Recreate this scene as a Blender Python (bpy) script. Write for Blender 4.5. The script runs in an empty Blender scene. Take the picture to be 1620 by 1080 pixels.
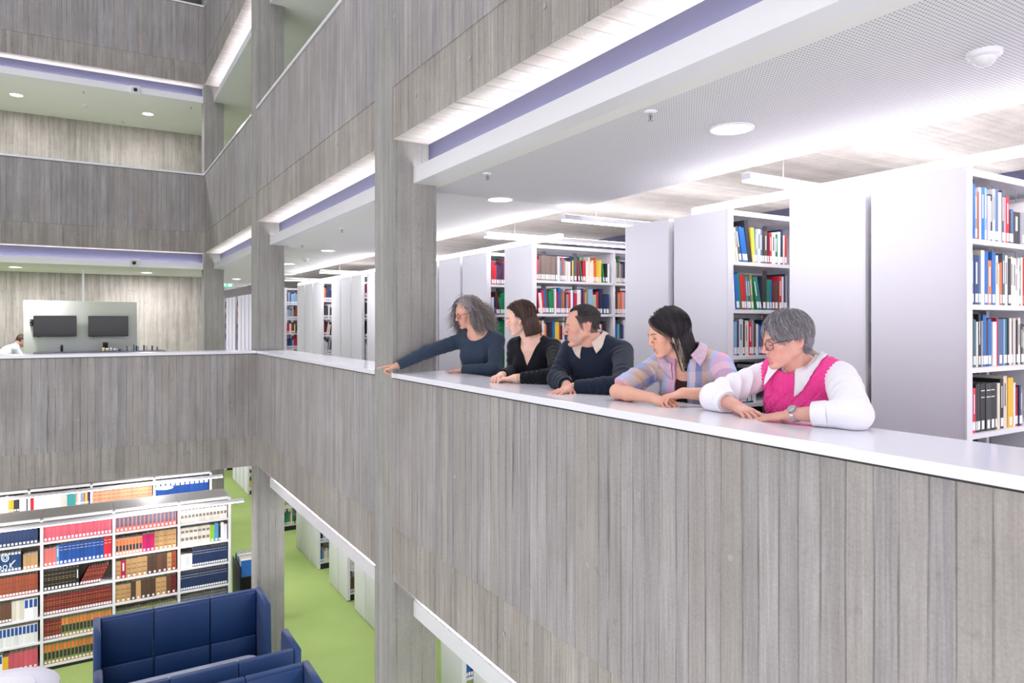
import bpy, math, random, itertools
import numpy as np
from mathutils import Vector, Matrix
random.seed(7)
SC = bpy.context.scene
COL = SC.collection

# ---------------------------------------------------------------- camera, world, exposure
PITCH, LVL = 4.93, 3.28
cam_data = bpy.data.cameras.new('camera')
cam_data.sensor_width = 36.0
cam_data.lens = 36.0 * 1108.0 / 1620.0
cam_data.shift_y = -29.0 / 1620.0
cam_data.clip_start = 0.05
cam = bpy.data.objects.new('camera', cam_data)
COL.objects.link(cam)
YAW = math.atan2(671.0, 1108.0)
CAMZ = 1.45
cam.location = (0, 0, CAMZ)
cam.rotation_euler = (math.radians(90), 0, -YAW)
SC.camera = cam

world = bpy.data.worlds.new('world'); SC.world = world
world.use_nodes = True
bg = world.node_tree.nodes['Background']
bg.inputs[0].default_value = (0.97, 0.92, 1.0, 1)
bg.inputs[1].default_value = 2.1
SC.view_settings.view_transform = 'Standard'
SC.view_settings.look = 'None'
SC.view_settings.gamma = 1.0
SC.view_settings.use_curve_mapping = False
SC.view_settings.exposure = 0.28
SC.cycles.max_bounces = 7
SC.cycles.diffuse_bounces = 4
SC.cycles.glossy_bounces = 3
SC.cycles.transmission_bounces = 4
SC.cycles.use_denoising = True
SC.cycles.caustics_reflective = False
SC.cycles.caustics_refractive = False
SC.cycles.sample_clamp_indirect = 6.0

def area_light(name, loc, size, size_y, power, rot=(0, 0, 0), color=(1, 1, 1), spread=180):
    l = bpy.data.lights.new(name, 'AREA'); l.shape = 'RECTANGLE'
    l.size = size; l.size_y = size_y; l.energy = power; l.color = color
    l.spread = math.radians(spread)
    o = bpy.data.objects.new(name, l); COL.objects.link(o)
    o.location = loc; o.rotation_euler = rot
    return o
# daylight through the glass roof high above the atrium
area_light('skylight', (-2.6, 6.0, 12.5), 6.0, 12.0, 800, color=(0.90, 0.91, 1.0))

# ---------------------------------------------------------------- pixel helpers (photo frame 1620x1080)
CY, SY = math.cos(YAW), math.sin(YAW)
def ray(x, y):
    u = (x - 810.0) / 1108.0; v = (511.0 - y) / 1108.0
    return Vector((SY + CY * u, CY - SY * u, v))
CAMP = Vector((0, 0, CAMZ))
def on_x(x, y, X): d = ray(x, y); return CAMP + d * (X / d.x)
def on_y(x, y, Y): d = ray(x, y); return CAMP + d * (Y / d.y)
def on_z(x, y, Z): d = ray(x, y); return CAMP + d * ((Z - CAMZ) / d.z)
def at_t(x, y, t): return CAMP + ray(x, y) * t

# ---------------------------------------------------------------- object helpers
def tag(o, label=None, cat=None, group=None, kind=None):
    if label: o['label'] = label
    if cat: o['category'] = cat
    if group: o['group'] = group
    if kind: o['kind'] = kind
    return o
def empty(name, loc=(0, 0, 0), rz=0.0, label=None, cat=None, group=None):
    o = bpy.data.objects.new(name, None); COL.objects.link(o)
    o.location = loc; o.rotation_euler = (0, 0, rz); o.empty_display_size = 0.1
    return tag(o, label, cat, group)

class MB:
    """collects polygons and links them as one mesh object"""
    def __init__(s): s.v = []; s.f = []; s.m = []; s.sm = []
    def add(s, vs, fs, mat=0, smooth=False):
        b = len(s.v); s.v.extend([tuple(p) for p in vs])
        for f in fs:
            s.f.append(tuple(b + i for i in f)); s.m.append(mat); s.sm.append(smooth)
        return s
    def box(s, x0, y0, z0, x1, y1, z1, mat=0, M=None, smooth=False):
        vs = [Vector((x, y, z)) for x in (x0, x1) for y in (y0, y1) for z in (z0, z1)]
        if M is not None: vs = [M @ p for p in vs]
        s.add(vs, [(0, 1, 3, 2), (4, 6, 7, 5), (0, 4, 5, 1), (2, 3, 7, 6), (0, 2, 6, 4), (1, 5, 7, 3)], mat, smooth)
        return s
    def rbox(s, x0, y0, z0, x1, y1, z1, r=0.01, mat=0, M=None, seg=3):
        """box with rounded vertical edges and chamfered top and bottom rims"""
        def ring(z, ins):
            pts = []
            for cx, cy, a0 in ((x1 - r, y1 - r, 0), (x0 + r, y1 - r, 90), (x0 + r, y0 + r, 180), (x1 - r, y0 + r, 270)):
                for k in range(seg + 1):
                    a = math.radians(a0 + 90 * k / seg)
                    pts.append((cx + (r - ins) * math.cos(a), cy + (r - ins) * math.sin(a), z))
            return pts
        q = r * 0.6
        rings = [ring(z0, q), ring(z0 + q * 0.4, q * 0.4), ring(z0 + q, 0), ring(z1 - q, 0), ring(z1 - q * 0.4, q * 0.4), ring(z1, q)]
        return s.loft(rings, True, True, mat, True, M)
    def loft(s, rings, cap0=True, cap1=True, mat=0, smooth=True, M=None, closed=True):
        n = len(rings[0]); vs = [Vector(p) for r_ in rings for p in r_]
        if M is not None: vs = [M @ p for p in vs]
        fs = []
        for i in range(len(rings) - 1):
            for k in range(n if closed else n - 1):
                a, b = i * n + k, i * n + (k + 1) % n
                fs.append((a, b, b + n, a + n))
        s.add(vs, fs, mat, smooth)
        base = len(s.v) - len(vs)
        if cap0: s.f.append(tuple(base + k for k in range(n))[::-1]); s.m.append(mat); s.sm.append(False)
        if cap1: s.f.append(tuple(base + (len(rings) - 1) * n + k for k in range(n))); s.m.append(mat); s.sm.append(False)
        return s
    def tube(s, pts, rad, n=8, mat=0, caps=True, smooth=True, closed=False):
        pts = [Vector(p) for p in pts]; m = len(pts)
        rad = rad if hasattr(rad, '__len__') else [rad] * m
        rings = []; up = None
        for i, p in enumerate(pts):
            if closed: t = pts[(i + 1) % m] - pts[i - 1]
            else: t = pts[min(i + 1, m - 1)] - pts[max(i - 1, 0)]
            if t.length < 1e-9: t = Vector((0, 0, 1))
            t.normalize()
            if up is None:
                up = Vector((0, 0, 1)) if abs(t.z) < 0.9 else Vector((1, 0, 0))
            up = (up - t * up.dot(t))
            if up.length < 1e-6: up = t.orthogonal()
            up.normalize(); w = t.cross(up)
            rings.append([p + (up * math.cos(a) + w * math.sin(a)) * rad[i] for a in [2 * math.pi * k / n for k in range(n)]])
        if closed: rings.append(rings[0]); caps = False
        return s.loft(rings, caps, caps, mat, smooth)
    def lathe(s, prof, c=(0, 0, 0), n=24, mat=0, smooth=True, M=None, cap0=True, cap1=True):
        rings = [[(c[0] + r * math.cos(2 * math.pi * k / n), c[1] + r * math.sin(2 * math.pi * k / n), c[2] + z) for k in range(n)] for r, z in prof]
        return s.loft(rings, cap0, cap1, mat, smooth, M)
    def prism(s, poly, axis, a0, a1, mat=0):
        """poly: 2D points; axis 'x': (y,z) extruded in x; 'y': (x,z) extruded in y; 'z': (x,y) extruded in z"""
        def P(p, a): return {'x': (a, p[0], p[1]), 'y': (p[0], a, p[1]), 'z': (p[0], p[1], a)}[axis]
        return s.loft([[P(p, a0) for p in poly], [P(p, a1) for p in poly]], True, True, mat, False)
    def build(s, name, mats, parent=None, label=None, cat=None, group=None, kind=None, loc=None):
        me = bpy.data.meshes.new(name)
        me.from_pydata(s.v, [], s.f)
        mats = mats if isinstance(mats, (list, tuple)) else [mats]
        for m in mats: me.materials.append(m)
        me.polygons.foreach_set('material_index', s.m)
        me.polygons.foreach_set('use_smooth', s.sm)
        me.update()
        bm_fix(me)
        o = bpy.data.objects.new(name, me); COL.objects.link(o)
        if parent is not None: o.parent = parent
        if loc is not None: o.location = loc
        return tag(o, label, cat, group, kind)
def bm_fix(me):
    import bmesh
    bm = bmesh.new(); bm.from_mesh(me)
    bmesh.ops.recalc_face_normals(bm, faces=bm.faces)
    bm.to_mesh(me); bm.free()
def np_mesh(name, V, F, mats, parent=None, smooth=True, **kw):
    """mesh from numpy arrays of quads"""
    me = bpy.data.meshes.new(name)
    V = np.asarray(V, dtype=np.float32); F = np.asarray(F, dtype=np.int32)
    me.vertices.add(len(V)); me.vertices.foreach_set('co', V.ravel())
    me.loops.add(F.size); me.loops.foreach_set('vertex_index', F.ravel())
    me.polygons.add(len(F)); me.polygons.foreach_set('loop_start', np.arange(len(F), dtype=np.int32) * F.shape[1])
    me.polygons.foreach_set('use_smooth', np.ones(len(F), dtype=bool) if smooth else np.zeros(len(F), dtype=bool))
    me.update(calc_edges=True)
    for m in (mats if isinstance(mats, (list, tuple)) else [mats]): me.materials.append(m)
    o = bpy.data.objects.new(name, me); COL.objects.link(o)
    if parent is not None: o.parent = parent
    return tag(o, kw.get('label'), kw.get('cat'), kw.get('group'), kw.get('kind'))

# ---------------------------------------------------------------- materials
def srgb(r, g, b):
    f = lambda c: (c / 255.0) / 12.92 if c / 255.0 <= 0.04045 else ((c / 255.0 + 0.055) / 1.055) ** 2.4
    return (f(r), f(g), f(b), 1.0)
_mats = {}
def plain(name, col, rough=0.5, metal=0.0, spec=0.5, noise=0.0, nscale=30.0, bump=0.0, sheen=0.0, emit=0.0, emitcol=None, sss=0.0, coat=0.0):
    if name in _mats: return _mats[name]
    m = bpy.data.materials.new(name); m.use_nodes = True
    nt = m.node_tree; b = nt.nodes['Principled BSDF']
    b.inputs['Base Color'].default_value = col
    b.inputs['Roughness'].default_value = rough
    b.inputs['Metallic'].default_value = metal
    b.inputs['Specular IOR Level'].default_value = spec
    if sheen: b.inputs['Sheen Weight'].default_value = sheen; b.inputs['Sheen Roughness'].default_value = 0.4
    if coat: b.inputs['Coat Weight'].default_value = coat
    if sss:
        b.inputs['Subsurface Weight'].default_value = sss
        b.inputs['Subsurface Radius'].default_value = (1.0, 0.35, 0.2)
        b.inputs['Subsurface Scale'].default_value = 0.006
    if emit:
        b.inputs['Emission Color'].default_value = emitcol or col
        b.inputs['Emission Strength'].default_value = emit
    if noise or bump:
        tc = nt.nodes.new('ShaderNodeTexCoord'); n = nt.nodes.new('ShaderNodeTexNoise')
        n.inputs['Scale'].default_value = nscale; n.inputs['Detail'].default_value = 4
        nt.links.new(tc.outputs['Object'], n.inputs['Vector'])
        if noise:
            mx = nt.nodes.new('ShaderNodeMix'); mx.data_type = 'RGBA'; mx.blend_type = 'MULTIPLY'
            mx.inputs[0].default_value = 1.0
            mr = nt.nodes.new('ShaderNodeMapRange')
            mr.inputs['To Min'].default_value = 1.0 - noise; mr.inputs['To Max'].default_value = 1.0 + noise
            mr.inputs['From Min'].default_value = 0.3; mr.inputs['From Max'].default_value = 0.7
            nt.links.new(n.outputs['Fac'], mr.inputs['Value'])
            cb = nt.nodes.new('ShaderNodeCombineColor')
            for k in range(3): nt.links.new(mr.outputs['Result'], cb.inputs[k])
            mx.inputs[6].default_value = col
            nt.links.new(cb.outputs['Color'], mx.inputs[7])
            nt.links.new(mx.outputs[2], b.inputs['Base Color'])
        if bump:
            bp = nt.nodes.new('ShaderNodeBump'); bp.inputs['Strength'].default_value = bump
            bp.inputs['Distance'].default_value = 0.002
            nt.links.new(n.outputs['Fac'], bp.inputs['Height'])
            nt.links.new(bp.outputs['Normal'], b.inputs['Normal'])
    _mats[name] = m
    return m

class NT:
    """tiny node-graph writer"""
    def __init__(s, name):
        s.mat = bpy.data.materials.new(name); s.mat.use_nodes = True
        s.nt = s.mat.node_tree; s.b = s.nt.nodes['Principled BSDF']
    def n(s, t, **kw):
        nd = s.nt.nodes.new('ShaderNode' + t)
        for k, v in kw.items(): setattr(nd, k, v)
        return nd
    def link(s, a, b): s.nt.links.new(a, b)
    def put(s, sock, v):
        if isinstance(v, (int, float)): sock.default_value = v
        elif isinstance(v, tuple): sock.default_value = v
        else: s.link(v, sock)
    def math(s, op, a, b=0.0, c=None, clamp=False):
        nd = s.n('Math', operation=op, use_clamp=clamp)
        s.put(nd.inputs[0], a); s.put(nd.inputs[1], b)
        if c is not None: s.put(nd.inputs[2], c)
        return nd.outputs[0]
    def mix(s, f, a, b, mode='MIX'):
        nd = s.n('Mix', data_type='RGBA', blend_type=mode)
        s.put(nd.inputs[0], f); s.put(nd.inputs[6], a); s.put(nd.inputs[7], b)
        return nd.outputs[2]
    def rng(s, v, a, b, c, d):
        nd = s.n('MapRange'); s.put(nd.inputs[0], v)
        for k, q in enumerate((a, b, c, d)): nd.inputs[k + 1].default_value = q
        return nd.outputs[0]
    def xyz(s, v):
        nd = s.n('SeparateXYZ'); s.link(v, nd.inputs[0]); return nd.outputs
    def vec(s, x, y, z):
        nd = s.n('CombineXYZ'); s.put(nd.inputs[0], x); s.put(nd.inputs[1], y); s.put(nd.inputs[2], z); return nd.outputs[0]
    def noise(s, vec, scale, detail=3.0, rough=0.5):
        nd = s.n('TexNoise'); s.link(vec, nd.inputs['Vector'])
        nd.inputs['Scale'].default_value = scale; nd.inputs['Detail'].default_value = detail
        nd.inputs['Roughness'].default_value = rough
        return nd.outputs['Fac']
    def white(s, v):
        nd = s.n('TexWhiteNoise', noise_dimensions='1D'); s.put(nd.inputs['W'], v); return nd.outputs['Value']
    def obj(s): return s.n('TexCoord').outputs['Object']

def concrete(name, dark, light, warm, width=0.08, line=0.55, blotch=0.5, lowest=None):
    g = NT(name); P = g.obj(); x, y, z = g.xyz(P)
    N = g.n('NewGeometry').outputs['True Normal']; nx, ny, nz = g.xyz(N)
    isx = g.math('GREATER_THAN', g.math('ABSOLUTE', ny), 0.5)      # faces along X use x, all others y
    s_ = g.math('ADD', g.math('MULTIPLY', x, isx), g.math('MULTIPLY', y, g.math('SUBTRACT', 1.0, isx)))
    isz = g.math('GREATER_THAN', g.math('ABSOLUTE', nz), 0.5)
    run = g.math('ADD', g.math('MULTIPLY', x, isz), g.math('MULTIPLY', z, g.math('SUBTRACT', 1.0, isz)))
    w = g.math('DIVIDE', s_, width)
    wob = g.math('MULTIPLY', g.math('SUBTRACT', g.noise(g.vec(w, 0.0, 0.0), 0.9, 1), 0.5), 1.1)
    w2 = g.math('ADD', w, wob)
    cell = g.math('FLOOR', w2); fr = g.math('FRACT', w2)
    tone = g.white(cell); tone2 = g.white(g.math('ADD', cell, 37.3))
    edge = g.math('MINIMUM', fr, g.math('SUBTRACT', 1.0, fr))
    brk = g.noise(g.vec(g.math('MULTIPLY', cell, 3.7), 0.0, g.math('MULTIPLY', run, 2.2)), 1.0, 2)
    groove = g.math('MULTIPLY', g.rng(edge, 0.015, 0.07, 1.0, 0.0), g.rng(brk, 0.42, 0.62, 0.15, 1.0))
    streak = g.noise(g.vec(g.math('MULTIPLY', s_, 95.0), 0.0, g.math('MULTIPLY', run, 2.4)), 1.0, 4, 0.65)
    streak2 = g.noise(g.vec(g.math('MULTIPLY', s_, 14.0), 5.0, g.math('MULTIPLY', run, 0.8)), 1.0, 3)
    cloud = g.noise(P, 1.3, 5, 0.6)
    spot = g.noise(P, 16.0, 3, 0.6)
    c = g.mix(g.rng(g.math('ADD', g.math('MULTIPLY', streak, 0.55), g.math('MULTIPLY', streak2, 0.45)), 0.36, 0.64, 0.0, 1.0), dark, light)
    c = g.mix(g.math('MULTIPLY', g.rng(g.math('ADD', g.math('MULTIPLY', cloud, 0.6), g.math('MULTIPLY', tone2, 0.4)), 0.35, 0.75, 0.0, 1.0), 0.6), c, warm)
    grain = g.noise(P, 95.0, 4, 0.7); k = g.math('MULTIPLY', g.math('ADD', 0.92, g.math('MULTIPLY', tone, 0.16)), g.rng(grain, 0.3, 0.7, 0.90, 1.10))
    k = g.math('MULTIPLY', k, g.rng(cloud, 0.3, 0.72, 1.0 + 0.16 * blotch, 1.0 - 0.22 * blotch)); k = g.math('MULTIPLY', k, g.rng(g.noise(g.vec(x, y, g.math('MULTIPLY', z, 0.35)), 5.0, 4, 0.65), 0.35, 0.7, 1.06, 0.90))
    k = g.math('MULTIPLY', k, g.rng(spot, 0.62, 0.78, 1.0, 1.0 - 0.35 * blotch))
    k = g.math('MULTIPLY', k, g.math('SUBTRACT', 1.0, g.math('MULTIPLY', groove, line)))
    kk = g.n('CombineColor')
    for i in range(3): g.link(k, kk.inputs[i])
    c = g.mix(1.0, c, kk.outputs[0], 'MULTIPLY')
    g.link(c, g.b.inputs['Base Color'])
    g.b.inputs['Roughness'].default_value = 0.75
    g.b.inputs['Specular IOR Level'].default_value = 0.3
    bp = g.n('Bump'); bp.inputs['Strength'].default_value = 0.5; bp.inputs['Distance'].default_value = 0.004
    h = g.math('SUBTRACT', g.math('ADD', g.math('MULTIPLY', streak, 0.3), g.math('MULTIPLY', tone, 0.25)), groove)
    g.link(h, bp.inputs['Height']); g.link(bp.outputs[0], g.b.inputs['Normal'])
    return g.mat

M_conc = concrete('board_formed_concrete', srgb(136, 133, 134), srgb(172, 169, 171), srgb(160, 153, 147), 0.08, 0.5, 0.5)
M_conc_low = concrete('board_formed_concrete_rough', srgb(137, 133, 129), srgb(176, 171, 166), srgb(155, 148, 141), 0.075, 0.45, 0.7)
M_conc_col = concrete('board_formed_column', srgb(138, 138, 136), srgb(170, 169, 166), srgb(152, 149, 143), 0.095, 0.3, 0.5)
M_conc_back = concrete('board_formed_back_wall', srgb(142, 138, 132), srgb(198, 194, 188), srgb(170, 163, 154), 0.12, 0.3, 0.9)
M_soffit = concrete('board_formed_soffit', srgb(205, 196, 194), srgb(228, 220, 217), srgb(214, 203, 198), 0.13, 0.5, 0.2)
M_slab = concrete('pale_board_ceiling', srgb(230, 224, 214), srgb(246, 243, 238), srgb(238, 231, 221), 0.07, 0.30, 0.08)
M_white = plain('white_lacquer', srgb(232, 233, 240), 0.35)
M_cap = plain('white_polished_coping', srgb(232, 232, 240), 0.16, spec=0.6)
M_panel = plain('white_steel_panel', srgb(228, 229, 237), 0.55, spec=0.3)
M_ceil = plain('white_plaster', srgb(236, 236, 236), 0.8)
M_dark_gap = plain('shadow_gap_rubber', srgb(70, 70, 74), 0.8)
M_purple = plain('slate_blue_paint', srgb(92, 93, 118), 0.7)
M_black = plain('black_plastic', srgb(22, 23, 26), 0.4)
M_steel = plain('brushed_steel', srgb(170, 172, 176), 0.35, metal=0.9)
M_led = plain('led_diffuser', (1, 1, 1, 1), 0.5, emit=9.0, emitcol=(1.0, 0.97, 0.98, 1))
M_led_cove = plain('cove_diffuser', (1, 1, 1, 1), 0.5, emit=18.0, emitcol=(1.0, 0.96, 1.0, 1))
M_led_up = plain('led_up_diffuser', (1, 1, 1, 1), 0.5, emit=9.0, emitcol=(1.0, 0.96, 1.0, 1))
M_led_soft = plain('led_batten_diffuser', (1, 1, 1, 1), 0.5, emit=9.0, emitcol=(1.0, 0.96, 1.0, 1))
M_lamp = plain('downlight_diffuser', (1, 1, 1, 1), 0.5, emit=12.0, emitcol=(1.0, 0.98, 0.97, 1))

def perforated():
    g = NT('perforated_plasterboard'); x, y, z = g.xyz(g.obj())
    p = 1.0 / 0.017
    fx = g.math('SUBTRACT', g.math('FRACT', g.math('MULTIPLY', x, p)), 0.5)
    fy = g.math('SUBTRACT', g.math('FRACT', g.math('MULTIPLY', y, p)), 0.5)
    d = g.math('SQRT', g.math('ADD', g.math('MULTIPLY', fx, fx), g.math('MULTIPLY', fy, fy)))
    hole = g.rng(d, 0.2, 0.29, 1.0, 0.0)
    c = g.mix(hole, srgb(230, 230, 234), srgb(140, 142, 150))
    g.link(c, g.b.inputs['Base Color']); g.b.inputs['Roughness'].default_value = 0.7
    return g.mat
M_perf = perforated()

def carpet():
    g = NT('lime_green_carpet'); P = g.obj()
    a = g.noise(P, 260.0, 2); b = g.noise(P, 0.9, 3)
    f = g.math('ADD', g.math('MULTIPLY', a, 0.7), g.math('MULTIPLY', b, 0.3))
    c = g.mix(g.rng(f, 0.35, 0.65, 0.0, 1.0), srgb(132, 154, 88), srgb(162, 184, 116))
    g.link(c, g.b.inputs['Base Color']); g.b.inputs['Roughness'].default_value = 0.95
    g.b.inputs['Specular IOR Level'].default_value = 0.1
    return g.mat
M_carpet = carpet()
M_carpet_pale = plain('pale_green_carpet', srgb(168, 182, 144), 0.95, noise=0.08, nscale=200)
M_carpet_grey = plain('lilac_grey_carpet', srgb(192, 189, 194), 0.95, noise=0.08, nscale=200)
# ---------------------------------------------------------------- the building shell
XF, TH = 1.946, 0.292           # atrium face of the right-hand parapets and their thickness
Y0, Y1, Y2 = 4.93, 9.83, 14.8   # near faces of the three columns; Y1, Y2 are also the far parapets
XR, XL, YB, YN = 12.0, -7.0, 17.6, -3.2
def struct(mb, name, mats): return mb.build(name, mats, kind='structure')

def parapet_x(name, y0, y1, k, plugs=()):
    z = k * LVL
    m = MB()
    m.box(XF, y0, z - 0.068, XF + TH, y1, z + 1.036, 0)
    m.box(XF + 0.004, y0, z - 0.46, XF + TH, y1, z - 0.068, 1)
    # cast plugs of the formwork ties
    for (py, pz) in plugs:
        m.lathe([(0.013, -0.002), (0.013, 0.0006)], n=14, mat=2, M=Matrix.Translation((XF, py, z + pz)) @ Matrix.Rotation(-math.pi / 2, 4, 'Y'))
    m.box(XF + 0.002, y0, z - 0.4605, XF + TH, y1, z - 0.46, 3)
    struct(m, name, [M_conc, M_conc_low, M_plug, M_soffit])
def parapet_y(name, x0, x1, Y, k, plugs=()):
    z = k * LVL
    m = MB()
    m.box(x0, Y, z - 0.068, x1, Y + TH, z + 1.036, 0)
    m.box(x0, Y + 0.004, z - 0.46, x1, Y + TH, z - 0.068, 1)
    for (px, pz) in plugs:
        m.lathe([(0.013, -0.002), (0.013, 0.0006)], n=14, mat=2, M=Matrix.Translation((px, Y, z + pz)) @ Matrix.Rotation(math.pi / 2, 4, 'X'))
    m.box(x0, Y + 0.002, z - 0.4605, x1, Y + TH, z - 0.46, 3)
    struct(m, name, [M_conc, M_conc_low, M_plug, M_soffit])
M_plug = plain('mortar_plug', srgb(164, 160, 158), 0.85, noise=0.08, nscale=60)
CW = 0.357
cols = (Y0, Y1, Y2)
rp = [(2.55, 0.35), (2.42, -0.22), (1.62, -0.2), (1.72, 0.62), (3.3, -0.25), (3.9, 0.5), (2.2, 0.74), (1.2, 0.1), (1.45, -0.36)]
for k in range(0, 4):
    pl = rp if k == 0 else [(2.9 + 0.4 * j, 0.45 - LVL * 0 if j % 2 else -0.25) for j in range(6)]
    parapet_x('wall_right', YN, Y0, k, pl)
    parapet_x('wall_right', Y0 + 0.38, Y1, k, [(6.3, -0.2), (7.6, 0.5), (8.4, -0.25), (9.2, 0.3)])
    if k: parapet_x('wall_right', Y1 + 0.38, Y2, k, [(11.3, -0.2), (12.6, 0.5)])
parapet_y('wall_back', XL, XF, Y1, 0, [(-0.5, -0.2), (0.9, 0.45), (1.62, 0.36), (1.3, -0.17), (0.25, -0.2), (1.6, -0.2), (-0.1, 0.3), (0.62, 0.05)])
for k in (1, 2, 3): parapet_y('wall_back', XL, XF, Y2, k, [(-0.2, -0.22), (0.9, 0.3), (1.4, -0.25)])

# white copings
def coping(name, pts):
    m = MB(); m.box(*pts); o = m.build(name, M_cap, kind='structure')
    bv = o.modifiers.new('bevel', 'BEVEL'); bv.width = 0.003; bv.segments = 2
    return o
def gap(pts): struct(MB().box(*pts), 'trim_1', M_dark_gap)
for k in range(0, 4):
    z = k * LVL
    for a, b in ((YN, Y0 - 0.001), (Y0 + 0.381, Y1 + (-0.012 if k == 0 else 0.0)), (Y1 + 0.381, Y2 - 0.012)):
        if k == 0 and a > Y1: continue
        coping('trim_2', (XF - 0.012, a, z + 1.044, XF + 0.432, b, z + 1.08))
        gap((XF + 0.006, a, z + 1.036, XF + TH - 0.01, b, z + 1.044))
coping('trim_3', (XL, Y1 - 0.012, 1.044, XF - 0.0135, Y1 + 0.43, 1.08)); gap((XL, Y1 + 0.006, 1.036, XF - 0.02, Y1 + TH - 0.01, 1.044))
for k in (1, 2, 3):
    z = k * LVL
    coping('trim_3', (XL, Y2 - 0.012, z + 1.044, XF - 0.0135, Y2 + 0.43, z + 1.08)); gap((XL, Y2 + 0.006, z + 1.036, XF - 0.02, Y2 + TH - 0.01, z + 1.044))

# columns: one full-height pier per bay
for y in cols:
    m = MB(); m.box(XF - 0.0005, y, -LVL, XF + CW, y + 0.38, 3.9 * LVL)
    o = m.build('concrete_column', M_conc_col, kind='structure')
# floors (carpeted slabs) and ceilings
def floor_slab(name, x0, y0, x1, y1, z, cm=None):
    m = MB(); m.box(x0, y0, z - 0.02, x1, y1, z, 0); m.box(x0, y0, z - 0.35, x1, y1, z - 0.02, 1)
    return struct(m, name, [cm or M_carpet, M_slab])
floor_slab('floor', XL, YN, XR, 30.0, -LVL)
floor_slab('floor', XF + TH, YN, XR, 30.0, 0.0, M_carpet_grey)
floor_slab('floor', XL, Y1 + TH, XF + TH, YB, 0.0)
for k in (1, 2, 3):
    floor_slab('floor', XF + TH, YN, XR, 30.0, k * LVL, M_carpet_pale)
    floor_slab('floor', XL, Y2 + TH, XF + TH, YB, k * LVL, M_carpet_pale)
# suspended ceilings with their lit perimeter troughs
XT = 2.113
ORD = {0: 'lower', 1: 'middle', 2: 'upper', 3: 'uppermost'}
def ceilings(k):
    zc = k * LVL - 0.77; zt = zc + 0.12
    # slate-blue upstand behind the trough
    segs = [(YN, Y0), (Y0 + 0.38, Y1), (Y1 + 0.38, Y2)]
    for a, b in segs:
        m = MB(); m.box(XF + TH, a, zc + 0.04, XF + TH + 0.02, b, k * LVL - 0.45); struct(m, 'trim_4', M_purple)
        m = MB(); m.prism([(XT, zc), (XT, zt), (XT + 0.012, zt), (XT + 0.012, zc + 0.02), (XF + TH, zc + 0.02), (XF + TH, zc)], 'y', a, b)
        struct(m, 'trim_5', M_white)
        t = MB().box(XT + 0.03, a + 0.03, zc + 0.05, XT + 0.06, b - 0.03, zc + 0.085, 0)
        o = t.build('light_strip', M_led, label=None)
        tag(o, trough_label[(k, segs.index((a, b)))], 'light', 'trough light strips')
    # soffit panels
    m = MB(); m.box(XF + TH, YN, zc, 2.344, 30.0, zc + 0.03, 1); m.box(2.344, YN, zc, 3.84, 5.18, zc + 0.03, 0); m.box(2.344, 5.184, zc, 3.84, 30.0, zc + 0.03, 1)
    m.box(3.84, YN, zc, 3.86, 30.0, zc + 0.2, 1)
    struct(m, 'ceiling', [M_perf, M_ceil])
    m = MB(); m.box(3.86, YN, k * LVL - 0.46, XR, 30.0, k * LVL - 0.42); struct(m, 'ceiling', M_slab)
    m = MB(); m.box(7.15, YN, k * LVL - 0.66, 7.45, 30.0, k * LVL - 0.46); struct(m, 'trim_4', M_purple)
    # a cove light on top of the suspended panel's edge shines on to the boarded slab
    t = MB().box(3.90, YN + 0.2, zc + 0.16, 3.93, 24.0, zc + 0.19, 0)
    o = t.build('cove_light', M_led_cove, label='long bright cove strip along the edge of the ceiling of the %s gallery' % ORD[k], cat='light')
trough_label = {}
BAYN = ['near the camera', 'between the first and second columns', 'beyond the second column']
for k in (0, 1, 2, 3):
    for s in range(3): trough_label[(k, s)] = 'white light strip in the %s gallery ceiling trough %s' % (ORD[k], BAYN[s])
for k in (0, 1, 2, 3): ceilings(k)
def ceilings_back(k):
    zc = k * LVL - 0.77; zt = zc + 0.12; YT = Y2 + XT - XF
    m = MB(); m.box(XL, Y2 + TH, zc + 0.04, XF + 0.28, Y2 + TH + 0.02, k * LVL - 0.45); struct(m, 'trim_4', M_purple)
    m = MB(); m.prism([(YT, zc), (YT, zt), (YT + 0.012, zt), (YT + 0.012, zc + 0.02), (Y2 + TH, zc + 0.02), (Y2 + TH, zc)], 'x', XL, XF)
    struct(m, 'trim_5', M_white)
    o = MB().box(XL + 0.1, YT + 0.03, zc + 0.05, XF - 0.05, YT + 0.06, zc + 0.085).build('light_strip', M_led)
    tag(o, 'white light strip in the %s ceiling trough along the far wall' % ORD[k], 'light', 'trough light strips')
    m = MB(); m.box(XL, Y2 + TH, zc, XF + TH, YB, zc + 0.03); struct(m, 'ceiling', M_ceil)
for k in (1, 2, 3): ceilings_back(k)
# back wall and outer walls
struct(MB().box(XL, YB, -LVL, 2.32, YB + 0.3, 12.6), 'wall_back', M_conc_back)
struct(MB().box(XL, 30.0, -LVL, XR, 30.3, 12.6), 'wall_back', M_ceil)
struct(MB().box(XR, YN, -LVL, XR + 0.3, 30.0, 12.6), 'wall_right', M_ceil)
struct(MB().box(XL - 0.3, Y1, -LVL, XL, YB, 12.6), 'wall_left', M_conc_back)
# unseen roof and upper walls enclosing the atrium, added to darken its upper levels
struct(MB().box(XL - 0.3, YN - 0.3, 3.6, XL, Y1, 12.8), 'wall_left', M_conc)
struct(MB().box(XL, YN - 0.3, 3.6, XR, YN, 12.8), 'wall_front_unseen', M_conc)
struct(MB().box(XL - 0.3, YN - 0.3, 12.8, XR, 30.3, 13.0), 'ceiling', M_conc)

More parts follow.
